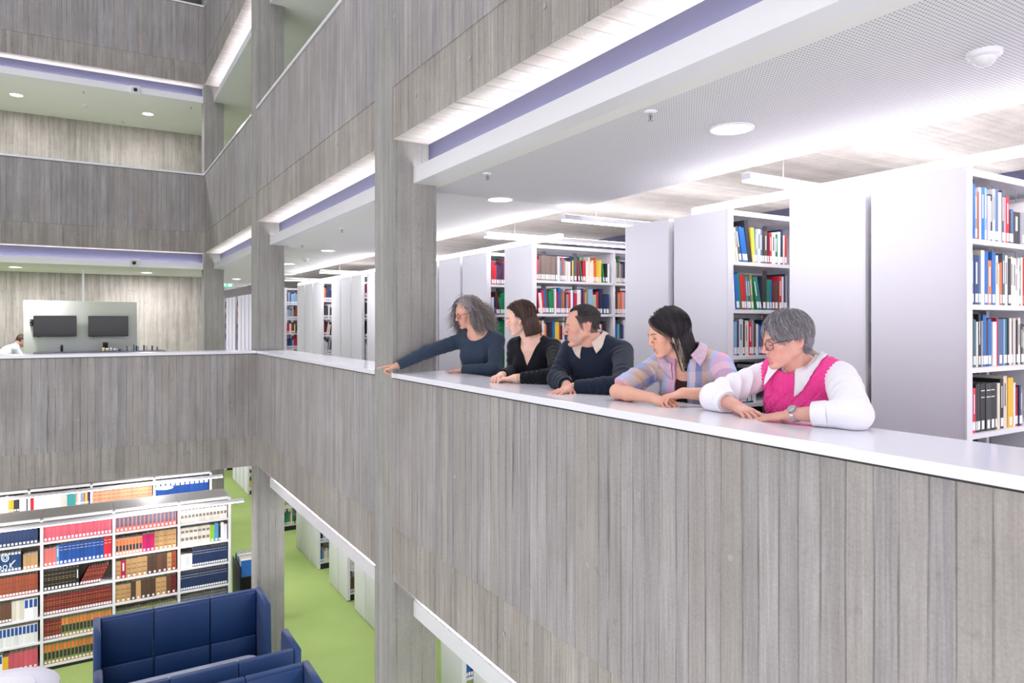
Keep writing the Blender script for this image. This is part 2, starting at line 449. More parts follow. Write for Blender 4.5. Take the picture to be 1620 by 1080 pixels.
# ---------------------------------------------------------------- ceiling fittings
def lamp_light(e, power, r=0.11):
    l = bpy.data.lights.new('downlight_lamp', 'AREA'); l.shape = 'DISK'; l.size = 2 * r; l.energy = power; l.color = (1.0, 0.95, 0.985)
    o = bpy.data.objects.new('downlight_lamp', l); COL.objects.link(o); o.parent = e; o.location = (0, 0, -0.012); return o
def downlight(x, y, z, lab, r=0.115, power=22.0):
    e = empty('ceiling_light', (x, y, z), 0, lab, 'light', 'round ceiling downlights')
    MB().lathe([(r, 0.0), (r, -0.006), (r - 0.012, -0.009), (r - 0.014, -0.003)], n=28, cap0=False, cap1=False).build('frame', M_white, e)
    MB().lathe([(0.0, -0.004), (r - 0.013, -0.004)], n=28, cap0=False, cap1=False).build('diffuser', M_lamp, e)
    lamp_light(e, power, r - 0.02)
Z0 = 2.51
p = on_z(1157, 203, Z0); downlight(p.x, p.y, Z0, 'large round bright downlight in the perforated ceiling above the leaning people', 0.12, 6.0)
p = on_z(791, 315, Z0); downlight(p.x, p.y, Z0, 'round bright downlight just beyond the ceiling joint, above the curly-haired woman', 0.115, 9.0)
for px, lab in (((519, 396), 'round downlight in the gallery ceiling above the second bay, nearer one'), ((457, 417), 'small round downlight right beside the second concrete column'), ((374, 441), 'small faint downlight seen between the two far columns')):
    p = on_z(px[0], px[1], Z0); downlight(p.x, p.y, Z0, lab, 0.11, 12.0)
for px, k, lab in (((26, 150), 2, 'left downlight in the greenish ceiling above the upper far gallery'), ((234, 180), 2, 'right downlight in the greenish ceiling above the upper far gallery'),
                   ((24, 422), 1, 'left downlight above the wall with the two screens'), ((232, 431), 1, 'right downlight above the wall with the two screens')):
    z = Z0 + (k - 1) * LVL
    p = on_z(px[0], px[1], z); downlight(p.x, p.y, z, lab, 0.115, 46.0 if k == 1 else 34.0)

# unseen downlights added to brighten the lower level and the far galleries
for (x_, xn) in ((-4.0, 'far left'), (-1.6, 'left'), (0.9, 'right')):
    for (y_, yn) in ((10.7, 'in front of the first long bookcase'), (12.75, 'between the two long bookcases'), (15.6, 'behind the second long bookcase')):
        downlight(x_, y_, -0.81, 'lower-level downlight %s, %s one' % (yn, xn), 0.115, 20.0)
for y_, yn in ((3.0, 'nearest the camera'), (6.2, 'beside the first column'), (9.4, 'beside the blue booths'), (12.6, 'just beyond the second column'), (15.8, 'beside the third column'), (19.0, 'beyond the third column'), (22.2, 'at the far end')):
    downlight(3.05, y_, -0.77, 'downlight over the lower green aisle, the one %s' % yn, 0.115, 22.0)
downlight(-3.6, 16.2, 2.51, 'downlight left of the pale kitchen partition with the screens', 0.115, 46.0); downlight(-3.6, 16.2, 5.79, 'leftmost downlight in the greenish upper far ceiling', 0.115, 34.0)
def sprinkler(px, z, lab):
    p = on_z(px[0], px[1], z)
    e = empty('sprinkler', (p.x, p.y, z), 0, lab, 'sprinkler', 'ceiling sprinklers')
    MB().lathe([(0.033, 0.0), (0.033, -0.003), (0.026, -0.008), (0.012, -0.012)], n=18, cap0=False).build('rosette', M_white, e)
    m = MB(); m.tube([(0, 0, -0.01), (0, 0, -0.022)], 0.008, 8)
    m.tube([(0.008, 0, -0.02), (0.011, 0, -0.032), (0.003, 0, -0.045)], 0.0022, 6); m.tube([(-0.008, 0, -0.02), (-0.011, 0, -0.032), (-0.003, 0, -0.045)], 0.0022, 6)
    m.lathe([(0.014, -0.045), (0.014, -0.047)], n=12); m.build('nozzle', M_steel, e)
    MB().tube([(0, 0, -0.022), (0, 0, -0.043)], 0.003, 8).build('glass_bulb', plain('red_glass', srgb(190, 40, 50), 0.2), e, label='red glass bulb')
sprinkler((1029, 176), Z0, 'sprinkler hanging from the perforated ceiling above the man')
sprinkler((771, 274), Z0, 'sprinkler on the ceiling right of the first column')
sprinkler((541, 361), Z0, 'sprinkler on the ceiling left of the first column')
sprinkler((478, 386), Z0, 'small sprinkler on the ceiling near the second column')
sprinkler((132, 144), Z0 + LVL, 'small sprinkler left in the greenish upper far ceiling')
sprinkler((302, 169), Z0 + LVL, 'small sprinkler right in the greenish upper far ceiling')
sprinkler((195, 191), Z0 + LVL, 'small sprinkler near the back wall in the upper far ceiling')
def detector(px, z, r, lab):
    p = on_z(px[0], px[1], z)
    e = empty('motion_detector', (p.x, p.y, z), 0, lab, 'detector')
    MB().lathe([(r, 0.0), (r, -0.012), (r * 0.93, -0.02), (r * 0.7, -0.024)], n=32, cap0=False, cap1=False).build('base', M_white, e)
    MB().lathe([(r * 0.7, -0.022), (r * 0.66, -0.035), (r * 0.52, -0.048), (r * 0.3, -0.057), (0.001, -0.06)], n=32, cap0=False, cap1=False).build('dome', plain('milky_lens', srgb(226, 226, 228), 0.25), e)
detector((1557, 82), Z0, 0.062, 'white domed motion detector on the perforated ceiling at the top right')
detector((484, 408), Z0, 0.055, 'small white detector on the ceiling near the second column')
detector((135, 166), Z0 + LVL, 0.05, 'small white detector on the greenish upper far ceiling')
# loudspeakers with a dark round opening on the far troughs
for px, k, lab in (((214, 143), 2, 'square white loudspeaker with dark round centre on the upper far trough'), ((212, 416), 1, 'square white loudspeaker with dark round centre above the wall screens')):
    Yt = Y2 + XT - XF
    p = on_y(px[0], px[1], Yt)
    e = empty('loudspeaker', (p.x, Yt, p.z), 0, lab, 'loudspeaker', 'loudspeakers on the troughs')
    MB().rbox(-0.085, -0.05, -0.075, 0.085, 0.0, 0.075, 0.012).build('housing', M_white, e)
    MB().box(-0.066, -0.052, -0.06, 0.066, -0.049, 0.06).build('grille', plain('pale_grille', srgb(205, 206, 210), 0.6), e)
    MB().lathe([(0.034, 0), (0.034, 0.004), (0.026, 0.006)], n=20, M=Matrix.Translation((0, -0.051, 0)) @ Matrix.Rotation(math.pi / 2, 4, 'X')).build('cone', M_black, e, label='dark round opening')
# ---------------------------------------------------------------- books
PAL = {
 'red': (200, 32, 48), 'scarlet': (226, 30, 52), 'rose': (214, 84, 104), 'crimson': (176, 24, 60), 'magenta': (196, 20, 96), 'pink': (240, 160, 178),
 'salmon': (222, 112, 108), 'maroon': (110, 26, 34), 'wine': (124, 34, 40), 'brown': (104, 66, 48), 'rust': (158, 70, 44), 'tan': (196, 152, 100), 'umber': (88, 62, 50),
 'orange': (240, 120, 60), 'cream': (240, 230, 208), 'white': (238, 238, 242), 'ivory': (226, 220, 208), 'yellow': (244, 214, 60), 'gold': (238, 178, 40), 'lime': (150, 208, 50),
 'green': (22, 134, 84), 'dark green': (30, 76, 66), 'olive': (136, 150, 70), 'sage': (166, 176, 148), 'teal': (28, 112, 134), 'turquoise': (60, 160, 160),
 'light blue': (140, 180, 218), 'sky blue': (80, 160, 220), 'blue': (24, 104, 190), 'royal blue': (20, 72, 160), 'steel blue': (74, 106, 158), 'navy': (28, 48, 92), 'dark blue': (24, 60, 110),
 'violet': (92, 66, 150), 'lilac': (206, 196, 230), 'grey': (150, 152, 160), 'slate': (84, 92, 108), 'charcoal': (48, 50, 58), 'black': (26, 28, 34), 'taupe': (128, 112, 106), 'peach': (236, 160, 120)}
def attr_mat(name, rough=0.5):
    g = NT(name); a = g.n('Attribute', attribute_name='Col'); g.link(a.outputs['Color'], g.b.inputs['Base Color'])
    g.b.inputs['Roughness'].default_value = rough; return g.mat
M_book = attr_mat('book_cover_cloth', 0.45)
M_pages = plain('book_pages', srgb(232, 226, 212), 0.8)
M_sticker = plain('spine_sticker', srgb(240, 240, 242), 0.6)
M_print = plain('printed_line', srgb(90, 90, 100), 0.6)
class BB(MB):
    """MB whose faces carry a colour"""
    def __init__(s): super().__init__(); s.c = []
    def cbox(s, col, *a, **k):
        n = len(s.f); s.box(*a, **k); s.c += [col] * (len(s.f) - n)
    def buildc(s, name, parent=None, **kw):
        o = s.build(name, [M_book], parent, **kw)
        at = o.data.attributes.new('Col', 'FLOAT_COLOR', 'CORNER')
        arr = []
        for f, c in zip(s.f, s.c): arr += list(c) * len(f)
        at.data.foreach_set('color', arr)
        return o
def cov(name, j=0.06):
    r, g, b = PAL[name]; k = 1 + random.uniform(-j, j); m_ = (r + g + b) / 3 * 0.5 + 70
    r, g, b = (c * 0.90 + m_ * 0.10 for c in (r, g, b))
    return srgb(min(255, r * k), min(255, g * k), min(255, b * k))
BANDS = {  # (from, to, colour) as fractions of the spine height
 'label': [(0.55, 0.75, 'white')], 'dk': [(0.3, 0.62, 'charcoal')], 'og': [(0.62, 0.95, 'orange'), (0.25, 0.6, 'charcoal'), (0.02, 0.14, 'orange')],
 'enc': [(0.80, 0.815, 'gold'), (0.62, 0.635, 'gold'), (0.52, 0.535, 'gold'), (0.3, 0.31, 'gold')], 'sq': [(0.28, 0.45, 'taupe'), (0.72, 0.84, 'taupe')],
 'navyt': [(0.55, 0.95, 'royal blue')], 'gold2': [(0.84, 0.86, 'cream'), (0.70, 0.72, 'cream')], 'bind': [(0.2, 0.23, 'umber'), (0.45, 0.48, 'umber'), (0.7, 0.73, 'umber')],
 'wt': [(0.88, 0.99, 'white')], 'title': [(0.42, 0.86, None)], 'pk': [(0.86, 1.0, 'salmon'), (0.25, 0.8, 'slate'), (0.02, 0.12, 'orange')]}
def book_geo(cm, pm, sm, M, t, h, d, col, band, sticker, tcol=None):
    """spine faces -Y at y=0; book occupies x 0..t, y 0..d, z 0..h"""
    c = cov(col) if isinstance(col, str) else col
    cm.cbox(c, 0, 0, 0, t, 0.0025, h, M=M)                        # spine
    cm.cbox(c, 0, 0.0025, 0, 0.002, d, h, M=M); cm.cbox(c, t - 0.002, 0.0025, 0, t, d, h, M=M)
    for b in BANDS.get(band, ()):
        if b[2] is None:
            if t > 0.018: cm.cbox(tcol, t * 0.34, -0.0004, h * b[0], t * 0.66, 0.0001, h * b[1], M=M)
        else: cm.cbox(cov(b[2]), t * 0.13, -0.0005, h * b[0], t * 0.87, 0.0002, h * b[1], M=M)
    pm.box(0.002, 0.0025, 0.003, t - 0.002, d - 0.004, h - 0.003, M=M)
    if sticker:
        w = min(t * 0.8, 0.026)
        if sm is not None: sm.box((t - w) / 2, -0.0012, 0.012, (t + w) / 2, 0.0001, 0.012 + sticker, M=M)
        else: cm.cbox(srgb(240, 240, 242), (t - w) / 2, -0.0012, 0.012, (t + w) / 2, 0.0001, 0.012 + sticker, M=M)
REST = BB()      # every further book that is too small to single out
ORDN = lambda n: '%d%s' % (n, {1: 'st', 2: 'nd', 3: 'rd'}.get(n % 10 if n % 100 not in (11, 12, 13) else 0, 'th'))
book_count = [0]
def parse(spec):
    out = []
    for tok in spec.split(';'):
        tok = tok.strip()
        if not tok: continue
        p = tok.split('|'); name = p[0].strip(); n = 1
        if '*' in name: name, n = name.split('*'); n = int(n)
        d = dict(t=None, h=None, a=0.0, b=None, s=None)
        for q in p[1:]:
            q = q.strip(); k, v = q.split('=')
            d[k] = v if k == 'b' else float(v)
        out += [(name.strip(), dict(d))] * n
    return out
def book_row(x0, x1, y, z, spec, where=None, group=None, rng=None, hr=(0.20, 0.27), tr=(0.016, 0.030), dr=(0.15, 0.2), sticker=0.045, fill=True, depth_jit=0.008):
    rng = rng or random
    items = parse(spec) if isinstance(spec, str) else spec
    if fill is True and where is None and isinstance(spec, str):
        have = sum((q['t'] or 0.026) + 0.0012 for _, q in items)
        if x1 - x0 - have > 0.03: items = items + rnd_spec(rng, x1 - x0 - have - 0.02)
    ts = [(q['t'] or rng.uniform(*tr)) for _, q in items]
    hs = [(q['h'] or rng.uniform(*hr)) for _, q in items]
    need = []
    ap, hp = 0.0, 0.0
    for t, h, (nm, q) in zip(ts, hs, items):
        a_ = math.radians(q['a'])
        g_ = max(0.0, (h if a_ > 0 else hp) * (math.tan(a_) - math.tan(ap))) * 0.97 if abs(a_ - ap) > 1e-6 else 0.0
        need.append((g_, t / math.cos(a_) + 0.0012)); ap, hp = a_, h
    tail = hp * math.tan(-ap) if ap < 0 else 0.0
    if fill:
        k = (x1 - x0 - 0.004 - tail - sum(n[0] for n in need)) / sum(n[1] for n in need)
        if k < 1 or fill == 'both': ts = [t * k for t in ts]; need = [(n[0], n[1] * k) for n in need]
    x = x0
    for i, ((nm, q), t, h, nd) in enumerate(zip(items, ts, hs, need)):
        d = rng.uniform(*dr); yj = y + rng.uniform(0, depth_jit)
        a = math.radians(q['a'])
        x += nd[0]
        if nm == 'gap': x += nd[1]; continue
        st = sticker if q['s'] is None else q['s']
        # a leaning book pivots on its lower corner (positive = top leans left)
        piv = Vector((x, yj, z)); x_next = x + nd[1]
        lift = t * math.sin(abs(a)) if a < 0 else 0.0
        M = Matrix.Translation(piv + Vector((0, 0, 0.0006))) @ Matrix.Rotation(-a, 4, 'Y')
        if a < 0: M = Matrix.Translation((0, 0, lift)) @ M
        if where:
            cm, pm, sm = BB(), MB(), MB()
            MI = Matrix.Identity(4)
            book_geo(cm, pm, sm, MI, t, h, d, nm, q['b'] or ('title' if rng.random() < 0.5 else None), st, tcol=cov('white' if nm not in ('white', 'cream', 'ivory', 'yellow', 'lilac') else 'slate'))
            ln = 'tall ' if h > 0.262 else ('short ' if h < 0.212 else '')
            o = cm.buildc('book', label='%s%s book, %s from left, %s' % (ln, nm, ORDN(i + 1), where), cat='book', group=group)
            o.matrix_world = M
            pm.build('page_block', M_pages, o)
            if st: sm.build('spine_label', M_sticker, o, label='white sticker')
            book_count[0] += 1
        else:
            pm = REST
            class P:  # route pages into the same colour mesh
                @staticmethod
                def box(*aa, **kk): REST.cbox(srgb(228, 222, 208), *aa, **kk)
            book_geo(REST, P, None, M, t, h, d, nm, q['b'], st, tcol=cov('ivory'))
        x = x_next
    return x
def rnd_spec(rng, width, pal=None, lean=0.12):
    pal = pal or ['white', 'white', 'cream', 'red', 'navy', 'blue', 'black', 'charcoal', 'green', 'grey', 'brown', 'yellow', 'orange', 'maroon', 'teal', 'light blue', 'slate', 'ivory']
    out = []; w = 0; a = 0
    while w < width:
        t = rng.uniform(0.018, 0.04)
        if a == 0 and rng.random() < 0.06: a = rng.choice([-6, 7, 10, -9]); 
        elif a and rng.random() < 0.25: a = 0
        nm = rng.choice(pal)
        rep = rng.choice([1, 1, 1, 2, 3])
        for _ in range(rep):
            if w >= width: break
            out.append((nm, dict(t=t, h=rng.uniform(0.19, 0.27), a=a, b=None, s=None))); w += t + (0.03 if a else 0)
    return out

# ---------------------------------------------------------------- rolling bookcases along the gallery
XU = 3.77
SHZ = [0.13, 0.53, 0.884, 1.222, 1.545, 1.88]     # tops of the shelves above the floor
M_base = plain('black_base', srgb(30, 34, 36), 0.5)
M_shelf = plain('white_shelf_enamel', srgb(230, 230, 236), 0.35)
M_shelf_in = plain('grey_upright', srgb(176, 178, 184), 0.5)
def make_stack(w):
    e = empty('bookcase')
    MB().rbox(0.0, 0.004, 0.012, 0.028, w - 0.004, 2.24, 0.004).build('end_panel', M_panel, e)
    m = MB(); m.box(-0.004, 0.0, 0.012, 0.05, 0.012, 2.245); m.build('panel_edge', M_shelf, e)
    m = MB(); m.box(0.03, 0.012, 0.0, 4.0, w - 0.012, 0.1); m.build('base', M_base, e)
    for z in SHZ:
        MB().box(0.03, 0.012, z - 0.026, 4.0, w - 0.012, z).build('shelf', M_shelf, e)
    m = MB(); m.box(0.03, 0.012, 2.2, 4.0, 0.03, 2.235); m.box(0.03, w - 0.03, 2.2, 4.0, w - 0.012, 2.235); m.box(0.03, 0.03, 2.225, 4.0, w - 0.03, 2.232)
    m.build('canopy', M_shelf, e)
    for x in (1.05, 2.05, 3.05):
        MB().box(x - 0.014, 0.012, 0.1, x + 0.014, w - 0.012, 2.2).build('upright', M_shelf, e)
    m = MB()
    for x in (0.3, 0.7, 1.3, 1.7): m.box(x, w / 2 - 0.02, 0.1, x + 0.035, w / 2 + 0.02, 2.2)
    m.build('rear_post', M_shelf_in, e)
    return e
def copy_tree(o, parent=None):
    c = o.copy(); COL.objects.link(c)
    if parent is not None: c.parent = parent
    for ch in list(o.children): copy_tree(ch, c)
    return c
protos = {}
def stack(y0, y1, k, lab):
    w = round(y1 - y0, 2)
    w = max(q for q in (0.46, 0.5, 0.51, 0.53, 0.55, 0.57, 0.6) if q <= w + 0.004)
    key = w
    if key not in protos: protos[key] = e = make_stack(w)
    else: e = copy_tree(protos[key])
    e.location = (XU, y0, k * LVL)
    tag(e, lab, 'bookcase', 'rolling bookcases along the galleries')
    return e
UP = [(1.82, 2.33), (2.356, 2.868), (3.351, 3.881), (3.928, 4.448), (5.835, 6.39), (6.76, 7.37), (7.40, 8.0), (8.04, 8.6), (10.1, 10.66), (10.9, 11.43), (11.45, 11.98), (12.0, 12.54),
      (13.18, 13.75), (13.78, 14.35), (14.38, 14.95), (16.06, 16.6), (16.64, 17.2)] + [(19.6 + 0.56 * i, 20.12 + 0.56 * i) for i in range(4)] + [(22.2 + 0.56 * i, 22.72 + 0.56 * i) for i in range(3)] + [(24.3, 24.8)]
UPL = ['white end panel of the rightmost bookcase, filled with colourful books, at the photo edge', 'closed white bookcase end directly left of the rightmost bookcase',
       'white bookcase with colourful leaning books, behind the woman in pink', 'white bookcase end panel behind the dark-haired woman in the checked shirt',
       'white bookcase with two bays of books behind the man and the brown-haired woman', 'white bookcase with a narrow book gap right of the curly-haired woman',
       'white bookcase end directly behind the curly-haired woman', 'white bookcase end just right of the first concrete column', 'white bookcase end just left of the first concrete column',
       'first white end panel of three, left of the narrow book gap beside the first column', 'middle one of three white end panels between the first two columns, nearer trio', 'third white end panel of the trio right of the gap with blue books',
       'white bookcase next to the gap with green and blue books, nearest of its trio', 'middle white end panel of the trio beside the second column', 'third white end panel of the trio beside the second column',
       'white bookcase with many books seen just right of the second column', 'white bookcase end hidden mostly behind the second column']
FARL = ['nearest', 'second', 'third', 'fourth']
UPL += ['%s narrow white end panel of the far group right of the red books' % FARL[i] for i in range(4)] + ['%s narrow white end panel of the farthest group, left of the red books' % FARL[i] for i in range(3)] + ['farthest bookcase end, at the edge of the third column, books showing']
for (a, b), l in zip(UP, UPL): stack(a, b, 0, l)
def yx(px): d = ray(px, 500); return XU * d.y / d.x
LOWX = [(747, 790), (694, 732), (577.5, 596.5), (560.5, 577), (534.5, 549.5), (520.5, 534), (490, 502.8), (479, 489.5), (468.5, 478.5)]
LOWL = ['lower-level bookcase below the coping, right of the yellow books', 'lower-level bookcase with yellow books, seen right of the first column\'s base', 'lower-level white end panel cut off by the first column', 'lower-level white end panel left of the one touching the column',
        'lower-level bookcase with green and red books at its open face', 'lower-level white end panel left of the case with green and red books', 'lower-level bookcase with light books at its open face, middle group',
        'lower-level white end panel, middle one of the farther trio', 'lower-level white end panel, farthest one of the trio']
for (a, b), l in zip(LOWX, LOWL): stack(yx(b), yx(a), -1, l)
for i, (a, l) in enumerate(((16.3, 'lower-level bookcase with reddish books right beside the second column'), (16.9, 'lower-level bookcase end hidden by the second column'), (20.3, 'lower-level bookcase beyond the green aisle, nearest far one'), (20.9, 'lower-level bookcase end second in the far group across the green aisle'),
                            (21.5, 'lower-level bookcase end third in the far group across the green aisle'), (22.1, 'lower-level bookcase end fourth in the far group across the green aisle'), (24.0, 'small lower-level bookcase far down the green aisle'), (26.0, 'smallest lower-level bookcase at the far end of the green aisle'))):
    stack(a, a + 0.56, -1, l)

# book rows by hand for the faces one can read
W1 = '%s shelf of the rightmost bookcase'
G1 = 'library books on the shelves'
r1 = random.Random(3)
def rows(y, k, specs, names, wh, x0=XU + 0.036, x1=XU + 1.03, **kw):
    for z, sp, nm in zip(reversed(SHZ), specs, names):
        if sp: book_row(x0, x1, y + 0.03, k * LVL + z, sp, where=(wh % nm) if wh else None, group=G1, rng=r1, **kw)
NM = ['top', 'second', 'third', 'fourth', 'fifth']
rows(1.82, 0, [
 'lilac|t=.012|h=.2;red|t=.03|h=.235|s=.06;pink|t=.016|h=.235;white|t=.02|h=.27;blue|t=.022|h=.285|s=0;grey|t=.022|h=.26;rust|t=.022|h=.25|s=0;white|t=.024|h=.275;blue|t=.036|h=.28|s=0;light blue|t=.02|h=.28;lilac|t=.03|h=.24;black|t=.022|h=.25;white|t=.026|h=.28;steel blue|t=.036|h=.285;white|t=.04|h=.27|s=0;slate|t=.022|h=.285;pink|t=.024|h=.25;scarlet|t=.03|h=.255;black|t=.018|h=.17;steel blue|t=.03|h=.19;charcoal|t=.07|h=.18|s=0;grey|t=.07|h=.18;white;navy;red;white',
 'turquoise|t=.016|h=.24;teal|t=.05|h=.26;steel blue|t=.03|h=.26;dark blue|t=.045|h=.255;steel blue|t=.022|h=.255;ivory|t=.036|h=.285|s=0;blue|t=.04|h=.28;orange|t=.034|h=.235;blue|t=.036|h=.28;cream|t=.022|h=.265|s=0;cream|t=.03|h=.22;orange|t=.018|h=.23;slate|t=.028|h=.28;white|t=.028|h=.27;charcoal|t=.032|h=.255;cream|t=.026|h=.265;white|t=.03|h=.26;ivory;white;navy;cream;red;green',
 'brown|t=.018|h=.265;pink|t=.018|h=.25;dark green|t=.05|h=.27;maroon|t=.018|h=.25;teal|t=.018|h=.245;white|t=.018|h=.235;black|t=.02|h=.275;grey|t=.018|h=.24;blue|t=.034|h=.27;charcoal|t=.03|h=.245;blue|t=.03|h=.25;white|t=.04|h=.235;crimson|t=.022|h=.255|s=0;steel blue|t=.055|h=.25;light blue|t=.018|h=.25;teal|t=.022|h=.25;black|t=.018|h=.255;cream|t=.026|h=.255;violet|t=.022|h=.24;ivory|t=.03|h=.255;black|t=.018;cream;navy;olive;maroon',
 'green|t=.018|h=.235;orange|t=.014|h=.23;teal|t=.024|h=.24;white|t=.022|h=.225;violet|t=.01|h=.225;scarlet|t=.026|h=.23;charcoal|t=.014|h=.25;charcoal|t=.014|h=.25;black|t=.018|h=.25;black|t=.05|h=.25|b=gold2;charcoal|t=.052|h=.25|b=gold2;black|t=.05|h=.25|b=gold2;charcoal|t=.018|h=.245;cream|t=.03|h=.245|s=0;black|t=.034|h=.265;ivory|t=.04|h=.28|s=0;gold|t=.056|h=.27;white;black;red;navy;grey'],
 NM, W1)
W3 = '%s shelf of bookcase behind woman in pink'
rows(3.351, 0, [
 'lime|t=.016|h=.24|a=3;cream|t=.03|h=.25|a=7;cream|t=.02|h=.24|a=9;slate|t=.03|h=.25|a=11;blue|t=.026|h=.25|a=11;blue|t=.03|h=.245|a=11;charcoal|t=.04|h=.3|a=9|s=0;yellow|t=.03|h=.25|a=5;light blue|t=.02|h=.24;white|t=.03|h=.245|a=0|s=0;steel blue|t=.022|h=.235;charcoal|t=.022|h=.23;brown|t=.03|h=.235;charcoal|t=.016|h=.22;scarlet|t=.024|h=.225;white|t=.04|h=.23|s=0;green|t=.03|h=.22;white;navy;cream;red',
 'blue|t=.034|h=.26;white|t=.022|h=.24|a=4;blue|t=.032|h=.25|a=6;green|t=.02|h=.26|a=6|s=0;red|t=.026|h=.245|a=6;red|t=.022|h=.24|a=5;turquoise|t=.02|h=.235|a=5;slate|t=.024|h=.235|a=4;olive|t=.026|h=.25|a=6;green|t=.03|h=.235|a=12;teal|t=.018|h=.24|a=12;charcoal|t=.05|h=.245;green|t=.04|h=.22;blue|t=.018|h=.22;maroon|t=.026|h=.21;umber|t=.05|h=.21;red;white;navy;grey',
 'cream|t=.016|h=.255;navy|t=.026|h=.25;cream|t=.012|h=.245;light blue|t=.03|h=.24;navy|t=.018|h=.245;white|t=.04|h=.255|s=0;charcoal|t=.022|h=.245;cream|t=.022|h=.245;white|t=.016|h=.24;scarlet|t=.024|h=.235;grey|t=.026|h=.25;brown;white;blue;maroon;navy;green;cream;orange',
 'red|t=.018|h=.2;brown|t=.022|h=.19;white|t=.05|h=.2|s=0;maroon|t=.03|h=.22;red|t=.03|h=.22;steel blue|t=.04|h=.2;teal;black;navy;white'],
 NM, W3)
rows(5.835, 0, [
 'green;scarlet|h=.27;rose;taupe*9|t=.024|h=.25|s=.05;white|t=.034;turquoise;rose;grey;cream;white|t=.04;navy;yellow;slate|t=.04;crimson|a=5;green|a=8;red|t=.04;white',
 'navy|t=.03;red|a=6;white|a=6|t=.035;red|a=6;blue|a=6;brown|a=6;green|a=4|t=.03;green|a=4;white;crimson;blue;taupe;orange;charcoal;grey;scarlet;white;violet;scarlet|t=.036;white|t=.05;navy;red;sage;olive;light blue|t=.06|h=.26;sage|t=.045',
 'violet;white;gold;red;white;cream;orange;black|t=.04;charcoal|t=.03;blue|t=.03;yellow|t=.05;red;black;white;navy;teal;cream;maroon;grey;blue;black;white;red'], NM, None)
rows(5.835, 0, ['cream;grey;green;pink;taupe;navy;white;red', 'charcoal;brown;peach;orange;pink;grey;cream;white;red', 'teal;blue;light blue;green;navy;violet;white;black', 'navy;red;white;black;teal'], NM, None, x0=XU + 1.07, x1=XU + 1.9)
rr = random.Random(11)
def fill_face(y, k, xa, xb, levels=(0, 1, 2, 3, 4, 5), pal=None):
    cuts = [(a_, b_) for a_, b_ in ((XU + 0.036, XU + 1.032), (XU + 1.068, XU + 2.032)) ]
    for i, (xa_, xb_) in itertools.product(levels, cuts):
        xa_, xb_ = max(xa, xa_), min(xb, xb_)
        if xb_ - xa_ < 0.1: continue
        book_row(xa_, xb_, y + 0.03, k * LVL + SHZ[i], rnd_spec(rr, xb_ - xa_, pal), rng=rr)
fill_face(6.76, 0, XU + 0.036, XU + 0.8, (1, 2, 3, 4, 5), ['green', 'blue', 'white', 'charcoal', 'steel blue', 'navy', 'red', 'brown', 'green', 'maroon'])
for (a, L) in ((2.356, .12), (3.928, .12), (10.9, .45), (13.18, .8), (16.06, 1.5), (22.2, .6), (24.3, .8)): fill_face(a, 0, XU + 0.036, XU + 0.036 + L, (2, 3, 4, 5))
fill_face(5.835, 0, XU + 0.036, XU + 1.03, (1, 2)); 
for a, L in ((yx(732), .6), (yx(549.5), .7), (yx(502.8), 1.0), (16.3, 1.2), (20.3, .9), (24.0, .8), (26.0, .8)): fill_face(a, -1, XU + 0.036, XU + 0.036 + L, (0, 1, 2, 3, 4, 5) if a > 6 else (3, 4, 5), ['green', 'gold', 'dark green', 'white', 'charcoal', 'red', 'blue'] if a < 9 else None)
for a, w_ in ((1.82, .51), (3.351, .53), (5.835, .55)):      # the books of the opposite side, seen from behind
    for i in (0, 1, 2, 3):
        for xa_, xb_ in ((XU + 0.036, XU + 1.032), (XU + 1.068, XU + 2.03)):
            book_row(xa_, xb_, a + 0.30, SHZ[i], rnd_spec(rr, xb_ - xa_, ['black', 'charcoal', 'navy', 'maroon', 'umber', 'dark green', 'slate', 'grey', 'ivory']), rng=rr, sticker=0.0)
for i in (0, 1, 2, 3, 4, 5):
    for xa_ in (1.068, 2.068, 3.068): book_row(XU + xa_, XU + xa_ + 0.9, 1.85, SHZ[i], rnd_spec(rr, 0.86), rng=rr)
# wire book supports and cable ends under the shelves of the rightmost bookcase
for z, nm in ((2.2, 'canopy'), (1.854, 'top shelf')):
    for x, pn in ((0.16, 'leftmost'), (0.42, 'middle'), (0.68, 'rightmost')):
        xx = XU + x
        m = MB().tube([(xx - 0.04, 1.9, z - 0.003), (xx, 1.9, z - 0.003), (xx + 0.012, 1.9, z - 0.02), (xx + 0.014, 1.9, z - 0.075)], 0.003, 6)
        o = m.build('book_support', M_steel, label='%s grey wire book support under the %s of the rightmost bookcase' % (pn, nm), cat='book support', group='wire book supports')
    MB().rbox(XU + 0.1, 1.87, z - 0.022, XU + 0.17, 1.9, z - 0.001, 0.004).build('support_clip', M_black, label='black clip under the %s of the rightmost bookcase' % nm, cat='clip')
# ---------------------------------------------------------------- tall bookcases on the lower level
ZF = -LVL
def wide_case(yf, dep, posts, lab):
    e = empty('wide_bookcase', (0, yf, ZF), 0, lab, 'bookcase', 'long white bookcases on the lower level')
    h = 2.06
    for i, x in enumerate(posts): MB().box(x - 0.018, 0, 0.0, x + 0.018, dep, h).build('upright', M_shelf, e)
    for i in range(len(posts) - 1):
        a, b = posts[i] + 0.018, posts[i + 1] - 0.018
        for zz in WZ: MB().box(a, 0.0, zz - 0.028, b, dep, zz).build('shelf', M_shelf, e)
        MB().box(a - 0.016, 0.03, h - 0.012, b + 0.016, dep, h + 0.012).build('top_panel', plain('grey_top_panel', srgb(158, 156, 160), 0.6), e)
        MB().box(a, 0.0, h - 0.02, b, 0.02, h + 0.02).build('fascia', M_shelf, e)
        MB().box(a, dep / 2 - 0.01, 0.05, b, dep / 2 + 0.01, h - 0.02).build('divider', plain('beige_divider', srgb(150, 140, 126), 0.7), e)
    MB().box(posts[0], 0.01, 0, posts[-1], 0.03, 0.045).build('plinth', M_base, e)
    return e
